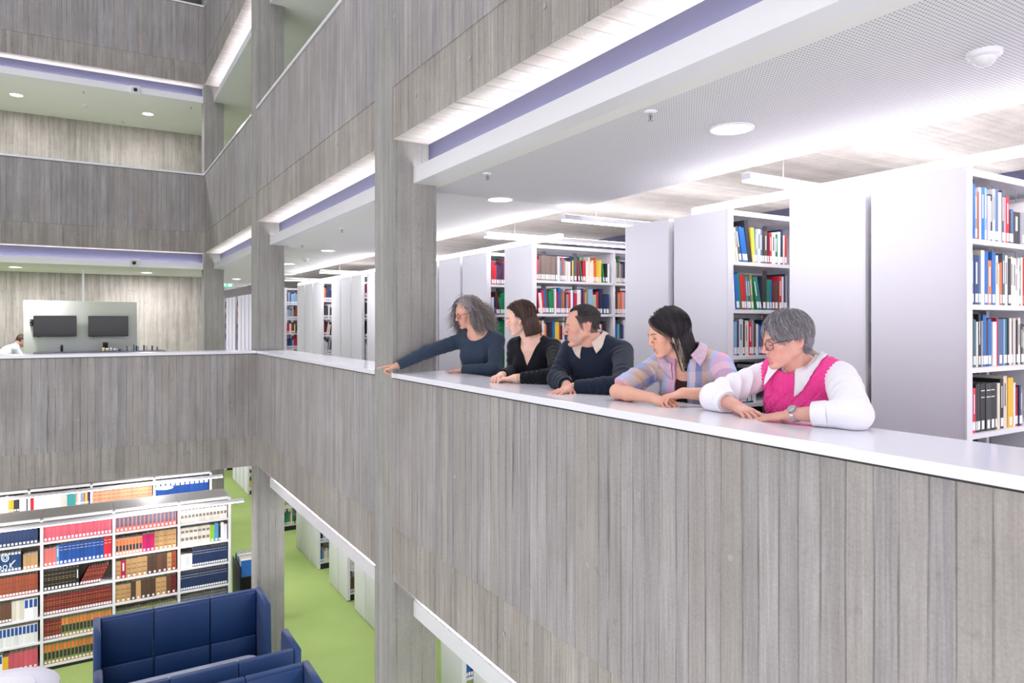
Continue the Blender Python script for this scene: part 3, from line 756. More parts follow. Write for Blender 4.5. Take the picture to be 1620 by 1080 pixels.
WZ = [0.075 + 0.335 * k for k in range(6)]
PF = [-3.04, -2.2, -1.38, -0.536, 0.316, 1.156, 1.86]
wide_case(11.43, 0.62, PF, 'long white bookcase full of bound volumes, right behind the blue booths')
wide_case(13.5, 0.62, [-4.2, -3.35, -2.5, -1.65, -0.8, 0.05, 0.98, 1.88], 'second long white bookcase, behind the one by the blue booths')
def batten(name, x0, y0, x1, y1, z, lab, w=0.05, h=0.03, wires=0.0, wrap=False, up=True):
    e = empty(name, ((x0 + x1) / 2, (y0 + y1) / 2, z), 0, lab, 'light', 'linear shelf lights')
    hx, hy = max((x1 - x0) / 2, w / 2), max((y1 - y0) / 2, w / 2)
    MB().box(-hx, -hy, h - 0.006 if wrap else 0.0, hx, hy, h).build('housing', plain('batten_housing', srgb(205, 205, 215), 0.45), e)
    MB().box(-hx + 0.004, -hy + 0.004, -0.012, hx - 0.004, hy - 0.004, h - 0.006 if wrap else 0.0).build('diffuser', M_led_soft, e)
    if up: MB().box(-hx + 0.01, -hy + 0.01, h, hx - 0.01, hy - 0.01, h + 0.003).build('upper_diffuser', M_led_up, e)
    if wires:
        for sx in (-0.8, 0.8): MB().tube([(hx * sx if hx > hy else 0, hy * sx if hy > hx else 0, h), (hx * sx if hx > hy else 0, hy * sx if hy > hx else 0, h + wires)], 0.0015, 5).build('suspension_wire', M_steel, e)
    return e
batten('shelf_light', -3.6, 11.08, 2.0, 11.08, ZF + 2.07, 'long bright shelf light in front of the bookcase behind the blue booths', w=0.09, up=False)
batten('shelf_light', -4.2, 13.12, 2.02, 13.12, ZF + 2.05, 'long bright shelf light in front of the second lower bookcase', w=0.09, up=False)
r2 = random.Random(5)
WB1 = '%s shelf, second bay, case behind booths'
WB2 = '%s shelf, third bay, case behind booths'
SP1 = ['rose*18|t=.043|h=.255|s=.035|b=none', 'salmon*3|t=.045|h=.235|s=.03|b=none;sky blue|t=.03|h=.26;royal blue*11|t=.045|h=.275|b=gold2|s=.035;scarlet*2|t=.045|h=.29|b=gold2|s=.035',
       'black*9|t=.04|h=.265|b=enc|s=.035;black|t=.04|h=.265|s=.035;wine*8|t=.027|h=.26|a=-26|b=enc|s=.035', 'wine*24|t=.034|h=.262|b=enc|s=.035',
       'wine*6|t=.034|h=.262|b=enc|s=.035;olive*14|t=.044|h=.268|b=og|s=.03', 'olive*18|t=.045|h=.27|b=og|s=.03']
NMW = ['top', 'second', 'third', 'fourth', 'fifth', 'bottom']
for z, sp, nm in zip(reversed(WZ), SP1, NMW):
    book_row(PF[3] + 0.022, PF[4] - 0.022, 11.45, ZF + z, sp, where=WB1 % nm, group=G1, rng=r2, sticker=0.035, fill='both' if nm not in ('third',) else True, depth_jit=0.003)
SP2 = ['salmon*15|t=.04|h=.26|b=pk|s=.03', 'peach*8|t=.036|h=.23|b=og|s=.03;magenta*3|t=.045|h=.25|s=.03|b=none;tan*5|t=.05|h=.27|b=bind|s=.03',
       'tan|t=.05|h=.25|b=bind|s=.03;crimson|t=.05|h=.255|s=.03;tan*2|t=.055|h=.265|b=bind|s=.03;tan*2|t=.05|h=.27|s=.03|b=bind;umber*2|t=.05|h=.265|b=bind|s=.03;brown|t=.05|h=.27|s=.03;umber|t=.05|h=.26|b=bind|s=.03;tan|t=.045|h=.27|b=bind|s=.03;rust|t=.05|h=.275|b=bind|s=.03',
       'tan*3|t=.05|h=.25|b=bind|s=.03;umber|t=.05|h=.265|s=.03;tan|t=.05|h=.27|s=.03;umber*3|t=.05|h=.265|b=bind|s=.03;tan*2|t=.055|h=.26|b=bind|s=.03;brown|t=.05|h=.27|b=bind|s=.03;maroon|t=.055|h=.27|b=bind|s=.03']
for z, sp, nm in zip(reversed(WZ), SP2, NMW):
    book_row(PF[4] + 0.022, PF[5] - 0.03, 11.45, ZF + z, sp, where=WB2 % nm, group=G1, rng=r2, sticker=0.035, fill='both', depth_jit=0.003)
def quiet(x0, x1, y, z, sp, **kw): book_row(x0, x1, y, z, sp, rng=r2, sticker=0.03, fill='both', depth_jit=0.003, **kw)
for z, sp in zip(list(reversed(WZ))[4:], ['olive*20|t=.04|h=.2|b=bind', 'brown*8;maroon*8;olive*6']): quiet(PF[4] + 0.022, PF[5] - 0.02, 11.45, ZF + z, sp)
SP3 = ['ivory*13|t=.045|h=.26|b=sq|s=0', 'ivory*7|t=.052|h=.26|b=sq|s=0;lime|t=.055|h=.25;sky blue|t=.05|h=.27;charcoal|t=.03;white*2|t=.04', 'white*4|t=.042|h=.2;navy*15|t=.034|h=.262|b=gold2', 'navy*20|t=.036|h=.262|b=gold2', 'slate*20|t=.036|h=.24|b=gold2', 'navy*12;brown*8']
for z, sp in zip(reversed(WZ), SP3): quiet(PF[5] + 0.022, PF[6] - 0.03, 11.45, ZF + z, sp)
SP0 = ['navy*18|t=.04|h=.26|b=wt', 'dark blue*16|t=.036|h=.255|b=wt;gap|t=.02;tan*4|t=.04|h=.2', 'rust*22|t=.034|h=.26|b=bind', 'brown*14|t=.034|h=.25|b=bind;ivory*3|t=.045|h=.27|s=0;white*3|t=.05|h=.27|b=navyt|s=0', 'white*18|t=.045|h=.26|b=navyt|s=0', 'white*8|t=.045|h=.25|b=navyt|s=0;gold|t=.06;rose*6|t=.05|h=.25']
for z, sp in zip(reversed(WZ), SP0): quiet(PF[2] + 0.022, PF[3] - 0.04, 11.45, ZF + z, sp)
for z, sp in zip(reversed(WZ), SP0[3:] + SP3[:3]): quiet(PF[1] + 0.022, PF[2] - 0.04, 11.45, ZF + z, sp)
P2 = [-4.2, -3.35, -2.5, -1.65, -0.8, 0.05, 0.98, 1.88]
TOPS = {6: 'royal blue*11|t=.06|h=.26|b=label|s=0', 5: 'peach*13|t=.06|h=.25|b=bind|s=0', 4: 'scarlet|t=.04|s=0;white*9|t=.04|h=.24|s=0;ivory*4|h=.24|s=0;turquoise*3|t=.04|s=0;peach;white*2;light blue*2;orange;yellow;violet', 3: 'white*3;navy;steel blue*3;light blue;salmon*2|t=.05;cream*3;gold*2;charcoal*2;white*3', 2: 'navy*10;white*6'}
for i in range(1, 7):
    for j, z in enumerate(reversed(WZ)):
        if j > 1: break
        quiet(P2[i] + 0.022, P2[i + 1] - 0.03, 13.52, ZF + z, TOPS.get(i, 'white*12;navy*6') if j == 0 else 'brown*10;navy*8')
REST.buildc('library_books', label='the many further small library books filling the distant shelves on both levels', cat='books', kind='stuff')
print('BOOKS', book_count[0])

# white line drawing across the spines of the dark set, with the word beside it
m = MB()
yd = 11.439
def loop(cx, cz, rx, rz, rot=0, w=0.006, n=20):
    pts = []
    for k in range(n):
        a = 2 * math.pi * k / n; px, pz = rx * math.cos(a), rz * math.sin(a); c_, s_ = math.cos(rot), math.sin(rot)
        pts.append((cx + px * c_ - pz * s_, yd, cz + px * s_ + pz * c_))
    m.tube(pts, w, 5, closed=True)
zb = ZF + WZ[4]
bx = -1.06
loop(bx + 0.12, zb + 0.2, 0.035, 0.05, 0.2, 0.009); loop(bx + 0.12, zb + 0.2, 0.016, 0.026, 0.2, 0.005)
loop(bx - 0.12, zb + 0.13, 0.085, 0.022, -0.5); loop(bx - 0.02, zb + 0.13, 0.06, 0.02, 0.6); loop(bx - 0.11, zb + 0.07, 0.03, 0.034)
m.tube([(bx - 0.02, yd, zb + 0.03), (bx - 0.02, yd, zb + 0.1), (bx + 0.015, yd, zb + 0.085), (bx - 0.015, yd, zb + 0.066), (bx + 0.02, yd, zb + 0.048), (bx - 0.02, yd, zb + 0.03)], 0.006, 5)
loop(bx + 0.055, zb + 0.075, 0.022, 0.026); loop(bx + 0.12, zb + 0.075, 0.022, 0.026)
m.tube([(bx + 0.17, yd, zb + 0.045), (bx + 0.175, yd, zb + 0.12)], 0.006, 5); m.tube([(bx + 0.175, yd, zb + 0.08), (bx + 0.23, yd, zb + 0.15)], 0.009, 5); m.tube([(bx + 0.178, yd, zb + 0.085), (bx + 0.21, yd, zb + 0.045)], 0.006, 5)
m.build('spine_drawing', plain('white_foil', srgb(214, 224, 244), 0.4), label='white line drawing and the letters BOOK across dark blue spines', cat='drawing')

# linear lights over the gallery shelving
batten('shelf_light', XU + 0.05, 0.9, XU + 0.05, 3.72, 2.262, 'bright strip light along the tops of the bookcases at the right edge', w=0.06, wrap=True)
batten('shelf_light', XU + 0.05, 5.41, XU + 0.05, 8.2, 2.262, 'bright strip light along the bookcase tops right of the first column', w=0.06, wrap=True)
batten('shelf_light', XU + 0.05, 10.2, XU + 0.05, 15.0, 2.262, 'bright strip light along the bookcase tops between the first two columns', w=0.06, wrap=True)
for y, lab in ((5.14, 'white batten light reaching over the aisle above the man'), (3.10, 'batten light over the aisle behind the woman in pink'), (1.3, 'batten light over the aisle at the right edge of the photo'), (6.58, 'batten light over the narrow aisle right of the curly-haired woman'), (9.3, 'batten light over the aisle behind the first column'),
               (12.85, 'batten light over the aisle left of the first column'), (15.5, 'batten light over the aisle beside the second column')):
    batten('batten_light', XU - 0.12, y, XU + 3.6, y, 2.38, lab, w=0.07, h=0.045, wires=0.395)
for y, lab in ((yx(555), 'lower-level batten light over the aisle with green books'), (yx(512), 'lower-level batten light over the aisle with pale books'), (yx(460), 'lower-level batten light over the aisle beside the second column'), (yx(650), 'lower-level batten light over the aisle behind the first column')):
    batten('batten_light', XU - 0.12, y, XU + 3.6, y, -LVL + 2.38, lab, w=0.07, h=0.045, wires=0.395)
# ---------------------------------------------------------------- sculpting toolkit: smooth-blended volumes turned into one skin
def npv(v): return np.array([v[0], v[1], v[2]], dtype=np.float64)
def unit(v): v = np.asarray(v, float); return v / np.linalg.norm(v)
class Frame:
    def __init__(s, o, x, z):
        s.o = npv(o); s.x = unit(x); z = np.asarray(z, float); z = z - s.x * z.dot(s.x); s.z = unit(z); s.y = np.cross(s.z, s.x)
        s.R = np.stack([s.x, s.y, s.z], axis=1)        # local -> world
    def w(s, p): return s.o + s.R @ np.asarray(p, float)
    def d(s, p): return s.R @ np.asarray(p, float)
    def sub(s, o, R): f = Frame(s.w(o), s.x, s.z); f.R = s.R @ R; f.x, f.y, f.z = f.R[:, 0], f.R[:, 1], f.R[:, 2]; return f
    def mat(s):
        M = Matrix.Identity(4)
        for i in range(3):
            for j in range(3): M[i][j] = s.R[i, j]
            M[i][3] = s.o[i]
        return M
WORLD = Frame((0, 0, 0), (1, 0, 0), (0, 0, 1))
def rot_y(a):
    c, s = math.cos(a), math.sin(a); return np.array([[c, 0, s], [0, 1, 0], [-s, 0, c]])
def rot_z(a):
    c, s = math.cos(a), math.sin(a); return np.array([[c, -s, 0], [s, c, 0], [0, 0, 1]])
def rot_x(a):
    c, s = math.cos(a), math.sin(a); return np.array([[1, 0, 0], [0, c, -s], [0, s, c]])
class Field:
    def __init__(s, lo, hi, res):
        s.lo = np.array(lo, float); s.res = res
        s.n = np.ceil((np.array(hi, float) - s.lo) / res).astype(int) + 1
        s.D = np.full(tuple(s.n), 0.5, dtype=np.float32)
    def grab(s, lo, hi):
        a = np.clip(np.floor((lo - s.lo) / s.res).astype(int), 0, s.n); b = np.clip(np.ceil((hi - s.lo) / s.res).astype(int) + 1, 0, s.n)
        if np.any(b <= a): return None
        sl = tuple(slice(a[i], b[i]) for i in range(3))
        g = [(s.lo[i] + np.arange(a[i], b[i]) * s.res).astype(np.float32) for i in range(3)]
        return sl, g[0][:, None, None], g[1][None, :, None], g[2][None, None, :]
    @staticmethod
    def loc(fr, X, Y, Z):
        o, R = fr.o, fr.R
        X, Y, Z = X - np.float32(o[0]), Y - np.float32(o[1]), Z - np.float32(o[2])
        return [np.float32(R[0, k]) * X + np.float32(R[1, k]) * Y + np.float32(R[2, k]) * Z for k in range(3)]
    def put(s, sl, d, k, op):
        D = s.D[sl]
        if op == 'add': a, b, sg = D, d, 1.0
        elif op == 'sub': a, b, sg = -D, d, -1.0
        elif op == 'and': a, b, sg = -D, -d, -1.0
        if k > 0:
            h = np.maximum(k - np.abs(a - b), 0.0) / k
            r = np.minimum(a, b) - h * h * (k * 0.25)
        else: r = np.minimum(a, b)
        s.D[sl] = sg * r
    def ell(s, c, r, fr=WORLD, k=0.01, op='add', R=None):
        if R is not None: fr = fr.sub(c, R); c = (0, 0, 0)
        r = np.array(r, float); cw = fr.w(c); ext = np.abs(fr.R) @ r + k + 3 * s.res + 0.004
        q = s.grab(cw - ext, cw + ext)
        if q is None: return s
        sl, X, Y, Z = q; x, y, z = s.loc(fr, X, Y, Z)
        x, y, z = (x - np.float32(c[0])), (y - np.float32(c[1])), (z - np.float32(c[2]))
        k0 = np.sqrt((x / r[0]) ** 2 + (y / r[1]) ** 2 + (z / r[2]) ** 2); k1 = np.sqrt((x / r[0] ** 2) ** 2 + (y / r[1] ** 2) ** 2 + (z / r[2] ** 2) ** 2)
        s.put(sl, (k0 * (k0 - 1.0) / np.maximum(k1, 1e-6)).astype(np.float32), k, op); return s
    def cap(s, a, b, ra, rb, fr=WORLD, k=0.008, op='add'):
        A, B = fr.w(a), fr.w(b); m = max(ra, rb) + k + 3 * s.res + 0.002
        q = s.grab(np.minimum(A, B) - m, np.maximum(A, B) + m)
        if q is None: return s
        sl, X, Y, Z = q; ba = B - A; L2 = max(ba.dot(ba), 1e-12)
        px, py, pz = X - np.float32(A[0]), Y - np.float32(A[1]), Z - np.float32(A[2])
        h = np.clip((px * ba[0] + py * ba[1] + pz * ba[2]) / L2, 0, 1).astype(np.float32)
        d = np.sqrt((px - h * np.float32(ba[0])) ** 2 + (py - h * np.float32(ba[1])) ** 2 + (pz - h * np.float32(ba[2])) ** 2) - (ra + (rb - ra) * h)
        s.put(sl, d.astype(np.float32), k, op); return s
    def chain(s, pts, rs, fr=WORLD, k=0.01, op='add'):
        for i in range(len(pts) - 1): s.cap(pts[i], pts[i + 1], rs[i], rs[i + 1], fr, k, op)
        return s
    def fn(s, lo, hi, f, k=0.0, op='sub', fr=WORLD):
        """arbitrary distance function of local coordinates inside a world box"""
        q = s.grab(np.array(lo, float), np.array(hi, float))
        if q is None: return s
        sl, X, Y, Z = q; x, y, z = s.loc(fr, X, Y, Z)
        d = np.broadcast_to(f(x, y, z), s.D[sl].shape).astype(np.float32)
        s.put(sl, d, k, op); return s
    def displace(s, f, band=0.02):
        idx = np.nonzero(np.abs(s.D) < band)
        P = np.stack([s.lo[i] + idx[i] * s.res for i in range(3)], axis=1)
        s.D[idx] += f(P).astype(np.float32); return s
    def mesh(s):
        D = s.D; n = s.n; S = D < 0
        quads = []; flips = []
        st = np.array([n[1] * n[2], n[2], 1], dtype=np.int64)
        for ax in range(3):
            a = [slice(None)] * 3; b = [slice(None)] * 3; a[ax] = slice(0, -1); b[ax] = slice(1, None)
            Sa, Sb = S[tuple(a)], S[tuple(b)]
            e = np.nonzero(Sa != Sb)
            e = np.stack(e, axis=1); o1, o2 = [(1, 2), (2, 0), (0, 1)][ax]
            ok = (e[:, o1] > 0) & (e[:, o2] > 0) & (e[:, o1] < n[o1] - 1) & (e[:, o2] < n[o2] - 1)
            e = e[ok]; base = e @ st
            inside = S[e[:, 0], e[:, 1], e[:, 2]]
            q = np.stack([base - st[o1] - st[o2], base - st[o2], base, base - st[o1]], axis=1)
            q[~inside] = q[~inside][:, ::-1]
            quads.append(q)
        Q = np.concatenate(quads); cells = np.unique(Q)
        F = np.searchsorted(cells, Q)
        ci = np.stack([cells // st[0], (cells % st[0]) // st[1], cells % st[1]], axis=1)
        ofs = np.array([[i, j, k] for i in (0, 1) for j in (0, 1) for k in (0, 1)])
        V8 = np.stack([D[ci[:, 0] + o[0], ci[:, 1] + o[1], ci[:, 2] + o[2]] for o in ofs], axis=1).astype(np.float64)
        acc = np.zeros((len(cells), 3)); cnt = np.zeros(len(cells))
        for a in range(8):
            for b in range(a + 1, 8):
                if np.abs(ofs[a] - ofs[b]).sum() != 1: continue
                va, vb = V8[:, a], V8[:, b]; m = (va < 0) != (vb < 0)
                t = np.where(m, va / np.where(m, va - vb, 1.0), 0.0)
                p = ofs[a] + (ofs[b] - ofs[a]) * t[:, None]
                acc[m] += p[m]; cnt[m] += 1
        V = s.lo + (ci + acc / np.maximum(cnt, 1)[:, None]) * s.res
        return V, F
def snoise(P, scale, seed=0, octv=3):
    """cheap smooth pseudo-noise, about -1..1"""
    r_ = np.random.RandomState(seed); out = np.zeros(len(P)); amp = 1.0; tot = 0
    for o in range(octv):
        for _ in range(3):
            d = r_.normal(size=3); d = d / np.linalg.norm(d) * scale * (2 ** o) * r_.uniform(0.7, 1.3)
            out += amp * np.sin(P @ d + r_.uniform(0, 6.28)) / 3
        tot += amp * 0.6; amp *= 0.5
    return out / tot
def wrinkles(P, a, b, amp, lam, seed, w0=0.0, w1=1.0, slant=0.4):
    """folds running across a sleeve between a and b"""
    a, b = npv(a), npv(b); ab = b - a; L = np.linalg.norm(ab); u = ab / L
    s_ = (P - a) @ u; r = P - a - np.outer(s_, u)
    e1 = unit(np.cross(u, [0.3, 0.2, 0.9])); e2 = np.cross(u, e1); th = np.arctan2(r @ e2, r @ e1)
    ph = 2 * np.pi * s_ / lam + 1.3 * np.sin(th + seed) + slant * 3 * np.sin(2 * th + seed * 1.7) + 2.6 * snoise(P, 12, seed, 2)
    t = s_ / L; win = np.clip((t - w0) / 0.15, 0, 1) * np.clip((w1 - t) / 0.15, 0, 1) * (np.linalg.norm(r, axis=1) < 0.11)
    msk = np.clip(0.35 + 0.9 * snoise(P, 17, seed + 5, 2), 0, 1)
    return amp * 0.8 * (np.abs(np.sin(ph * 0.5)) ** 0.8 - 0.7) * win * msk

def col_mesh(name, V, F, C, mat, parent, **kw):
    o = np_mesh(name, V, F, mat, parent, **kw)
    at = o.data.attributes.new('Col', 'FLOAT_COLOR', 'POINT')
    A = np.ones((len(V), 4), dtype=np.float32); A[:, :3] = C; at.data.foreach_set('color', A.ravel())
    return o
def lin(rgb): return np.array(srgb(*rgb)[:3])
def skin_mat():
    g = NT('skin'); a = g.n('Attribute', attribute_name='Col'); P = g.obj()
    n_ = g.noise(P, 160.0, 3); k = g.rng(n_, 0.3, 0.7, 0.95, 1.05)
    cc = g.n('CombineColor'); [g.link(k, cc.inputs[i]) for i in range(3)]
    g.link(g.mix(1.0, a.outputs['Color'], cc.outputs[0], 'MULTIPLY'), g.b.inputs['Base Color'])
    g.b.inputs['Roughness'].default_value = 0.5; g.b.inputs['Specular IOR Level'].default_value = 0.35
    g.b.inputs['Subsurface Weight'].default_value = 0.12; g.b.inputs['Subsurface Radius'].default_value = (1.0, 0.4, 0.25); g.b.inputs['Subsurface Scale'].default_value = 0.005
    bp = g.n('Bump'); bp.inputs['Strength'].default_value = 0.12; bp.inputs['Distance'].default_value = 0.001
    g.link(g.noise(P, 700.0, 2), bp.inputs['Height']); g.link(bp.outputs[0], g.b.inputs['Normal'])
    return g.mat
M_skin = skin_mat()
M_hair = attr_mat('hair_strands', 0.55)
def knit(name, col, fine=420.0, sheen=0.12):
    g = NT(name); P = g.obj(); n_ = g.noise(P, fine, 2, 0.7); b_ = g.noise(P, 7.0, 3)
    c = g.mix(g.rng(n_, 0.3, 0.7, 0.0, 1.0), tuple(v * 0.84 for v in col[:3]) + (1,), tuple(min(1, v * 1.14) for v in col[:3]) + (1,))
    g.link(c, g.b.inputs['Base Color']); g.b.inputs['Roughness'].default_value = 0.85
    g.b.inputs['Sheen Weight'].default_value = sheen; g.b.inputs['Sheen Roughness'].default_value = 0.5
    g.b.inputs['Specular IOR Level'].default_value = 0.15
    bp = g.n('Bump'); bp.inputs['Strength'].default_value = 0.4; bp.inputs['Distance'].default_value = 0.0015
    g.link(n_, bp.inputs['Height']); g.link(bp.outputs[0], g.b.inputs['Normal'])
    return g.mat

# ---------------------------------------------------------------- anatomy
def head_volumes(F, H, g, jaw=1.0):
    """H: head frame (x forward, y to the person's left, z up), metres; g: overall scale"""
    s = lambda *p: tuple(v * g for v in p)
    E = lambda c, r, k=0.016, op='add', R=None: F.ell(s(*c), s(*r), H, k * g, op, R)
    C = lambda a, b, ra, rb, k=0.01, op='add': F.cap(s(*a), s(*b), ra * g, rb * g, H, k * g, op)
    E((-0.014, 0, 0.036), (0.094, 0.074, 0.084))
    E((0.040, 0, 0.018), (0.052, 0.060, 0.062), 0.02)
    E((0.036, 0, -0.040), (0.050, 0.050 * jaw, 0.062), 0.02)
    for y in (-1, 1):
        C((0.0, 0.052 * y * jaw, -0.045), (0.066, 0.014 * y, -0.094), 0.017, 0.0135, 0.022)
        C((-0.002, 0.058 * y, 0.0), (0.0, 0.052 * y * jaw, -0.045), 0.014, 0.016, 0.02)
        E((0.056, 0.040 * y, -0.020), (0.022, 0.020, 0.018), 0.018)
        E((0.060, 0.030 * y, -0.052), (0.022, 0.020, 0.024), 0.016)
    E((0.079, 0, -0.095), (0.0155, 0.018, 0.0145), 0.014)                       # chin
    E((0.072, 0, -0.062), (0.019, 0.027, 0.026), 0.012)                         # mouth mound
    C((0.080, -0.028, 0.021), (0.080, 0.028, 0.021), 0.0105, 0.0105, 0.012)      # brow
    for y in (-1, 1):
        E((0.1015, 0.0315 * y, -0.001), (0.0155, 0.017, 0.0115), 0.013, 'sub')     # sockets
        E((0.0755, 0.031 * y, 0.0022), (0.0145, 0.0162, 0.0130), 0.004)          # closed volume behind the lids
        C((0.0855, 0.018 * y, -0.0085), (0.0815, 0.043 * y, -0.0085), 0.0026, 0.0022, 0.006)
    # nose
    C((0.0885, 0, 0.016), (0.1055, 0, -0.024), 0.0070, 0.0080, 0.012)
    E((0.1075, 0, -0.0280), (0.0100, 0.0096, 0.0088), 0.006)
    for y in (-1, 1):
        E((0.0970, 0.0108 * y, -0.0320), (0.0100, 0.0062, 0.0070), 0.006)
        E((0.1035, 0.0058 * y, -0.0392), (0.005, 0.0030, 0.0028), 0.002, 'sub')
    # lips
    for y in (-1, 1):
        C((0.0905, 0.0035 * y, -0.0580), (0.0790, 0.0225 * y, -0.0628), 0.0042, 0.0024, 0.006)
        C((0.0890, 0.0, -0.0690), (0.0790, 0.0215 * y, -0.0645), 0.0050, 0.0024, 0.006)
        C((0.0962, 0.0, -0.0635), (0.0840, 0.0225 * y, -0.0640), 0.0012, 0.0010, 0.0015, 'sub')
    E((0.0900, 0, -0.0800), (0.010, 0.016, 0.0045), 0.006, 'sub')
    # ears
    for y in (-1, 1):
        fr = H.sub(s(-0.019, 0.071 * y, -0.006), rot_z(-0.35 * y) @ rot_y(-0.15))
        F.ell((0, 0, 0), s(0.0185, 0.0085, 0.0310), fr, 0.004 * g)
        F.ell(s(0.003, 0.008 * y, 0.004), s(0.0105, 0.006, 0.0195), fr, 0.003 * g, 'sub')
        F.cap(s(0.006, 0.003 * y, 0.010), s(0.008, 0.004 * y, -0.012), 0.0028 * g, 0.003 * g, fr, 0.004 * g)
        F.ell(s(0.004, 0.001 * y, -0.026), s(0.009, 0.005, 0.009), fr, 0.004 * g)
def hand_volumes(F, wrist, dirv, back, side, curl=(10, 15, 8), spread=5.0, g=1.0, thumb=(25, 10), curls=None, spots=None, skin=None):
    """side: 'R' or 'L'; back: direction the back of the hand faces; curl: bend of the three finger joints in degrees"""
    Hn = Frame(wrist, dirv, back); sy = 1.0 if side == 'R' else -1.0
    if side == 'R': pass
    s = lambda *p: tuple(v * g for v in p)
    F.ell(s(0.045, 0, -0.003), s(0.052, 0.037, 0.0135), Hn, 0.01 * g)
    F.cap(s(-0.01, 0, 0), s(0.02, 0, -0.001), 0.0235 * g, 0.021 * g, Hn, 0.012 * g)
    L = [(0.040, 0.024, 0.019), (0.044, 0.028, 0.020), (0.041, 0.026, 0.019), (0.032, 0.019, 0.017)]
    ys = [0.0295, 0.0098, -0.0100, -0.0285]; xs = [0.086, 0.090, 0.085, 0.077]; rr_ = [0.0088, 0.0090, 0.0086, 0.0076]
    tips = []
    for i in range(4):
        c = curls[i] if curls else curl
        y = ys[i] * sy; mcp = s(xs[i], y, 0.0)
        F.cap(s(0.015, y * 0.45, 0), mcp, 0.0125 * g, (rr_[i] + 0.0018) * g, Hn, 0.008 * g)
        fr = Hn.sub(mcp, rot_z(math.radians(spread * (1.5 - i) * sy)))
        p = np.zeros(3); a = 0.0; r0 = rr_[i] * g
        for j in range(3):
            a += math.radians(c[j]); q = p + np.array([math.cos(a), 0, -math.sin(a)]) * L[i][j] * g
            r1 = (rr_[i] - 0.0009 * (j + 1)) * g
            F.cap(p, q, r0, r1, fr, 0.0022 * g); 
            if j < 2: F.ell(q, (r1 * 1.08,) * 3, fr, 0.003 * g)
            if spots is not None:
                if j == 0: spots.append((fr.w(p + np.array([0, 0, r0])), 0.009, lin((222, 140, 128)), 0.4))
                else: spots.append((fr.w(p), 0.007, lin((220, 138, 126)), 0.45))
            if j == 2:
                nn = q + np.array([-math.cos(a) * 0.002 + math.sin(a) * r1 * 0.9, 0, math.cos(a) * r1 * 0.9 + math.sin(a) * 0.002])
                if spots is not None: spots.append((fr.w(nn), 0.0055, lin((246, 204, 198)), 0.9)); spots.append((fr.w(q), 0.009, lin((226, 140, 130)), 0.35))
            p = q; r0 = r1
        tips.append(fr.w(p))
    # thumb leaves the side of the palm near the wrist
    a1, a2 = math.radians(thumb[0]), math.radians(thumb[1])
    b0 = np.array([0.018, 0.020 * sy, -0.008]) * g
    d1 = np.array([math.cos(a1 + 0.45), math.sin(a1 + 0.45) * sy, -0.25]); d1 /= np.linalg.norm(d1)
    b1 = b0 + d1 * 0.042 * g
    d2 = np.array([math.cos(a1), math.sin(a1) * sy, -0.18]); d2 /= np.linalg.norm(d2); b2 = b1 + d2 * 0.030 * g
    d3 = np.array([math.cos(a1 - a2), math.sin(a1 - a2) * sy, -0.15]); d3 /= np.linalg.norm(d3); b3 = b2 + d3 * 0.024 * g
    F.cap(b0, b1, 0.0165 * g, 0.0118 * g, Hn, 0.012 * g); F.cap(b1, b2, 0.0108 * g, 0.0098 * g, Hn, 0.004 * g); F.cap(b2, b3, 0.0098 * g, 0.0082 * g, Hn, 0.003 * g)
    if spots is not None: spots.append((Hn.w(b2), 0.008, lin((220, 138, 126)), 0.4)); spots.append((Hn.w(b3), 0.009, lin((228, 150, 140)), 0.4))
    return Hn, tips

def strands(name, paths, rad, cols, mat, parent, n=4, taper=0.35):
    """paths: (N, M, 3) array -> one mesh of thin tubes; cols: (N,3)"""
    N, M, _ = paths.shape
    T = np.gradient(paths, axis=1); T /= np.maximum(np.linalg.norm(T, axis=2, keepdims=True), 1e-9)
    ref = np.zeros_like(T); ref[..., 2] = 1.0; bad = np.abs(T[..., 2]) > 0.9; ref[bad] = (1, 0, 0)
    A = np.cross(T, ref); A /= np.maximum(np.linalg.norm(A, axis=2, keepdims=True), 1e-9); B = np.cross(T, A)
    rad = np.broadcast_to(np.asarray(rad).reshape(-1, 1), (N, M)) * np.linspace(1.0, taper, M)[None, :]
    ring = []
    for k in range(n):
        a = 2 * np.pi * k / n
        ring.append(paths + (A * math.cos(a) + B * math.sin(a)) * rad[..., None])
    V = np.stack(ring, axis=2).reshape(-1, 3)
    idx = np.arange(N * M * n).reshape(N, M, n)
    a = idx[:, :-1, :]; b = idx[:, 1:, :]
    F = np.stack([a, np.roll(a, -1, axis=2), np.roll(b, -1, axis=2), b], axis=-1).reshape(-1, 4)
    C = np.repeat(cols, M * n, axis=0)
    return col_mesh(name, V, F, C, mat, parent)
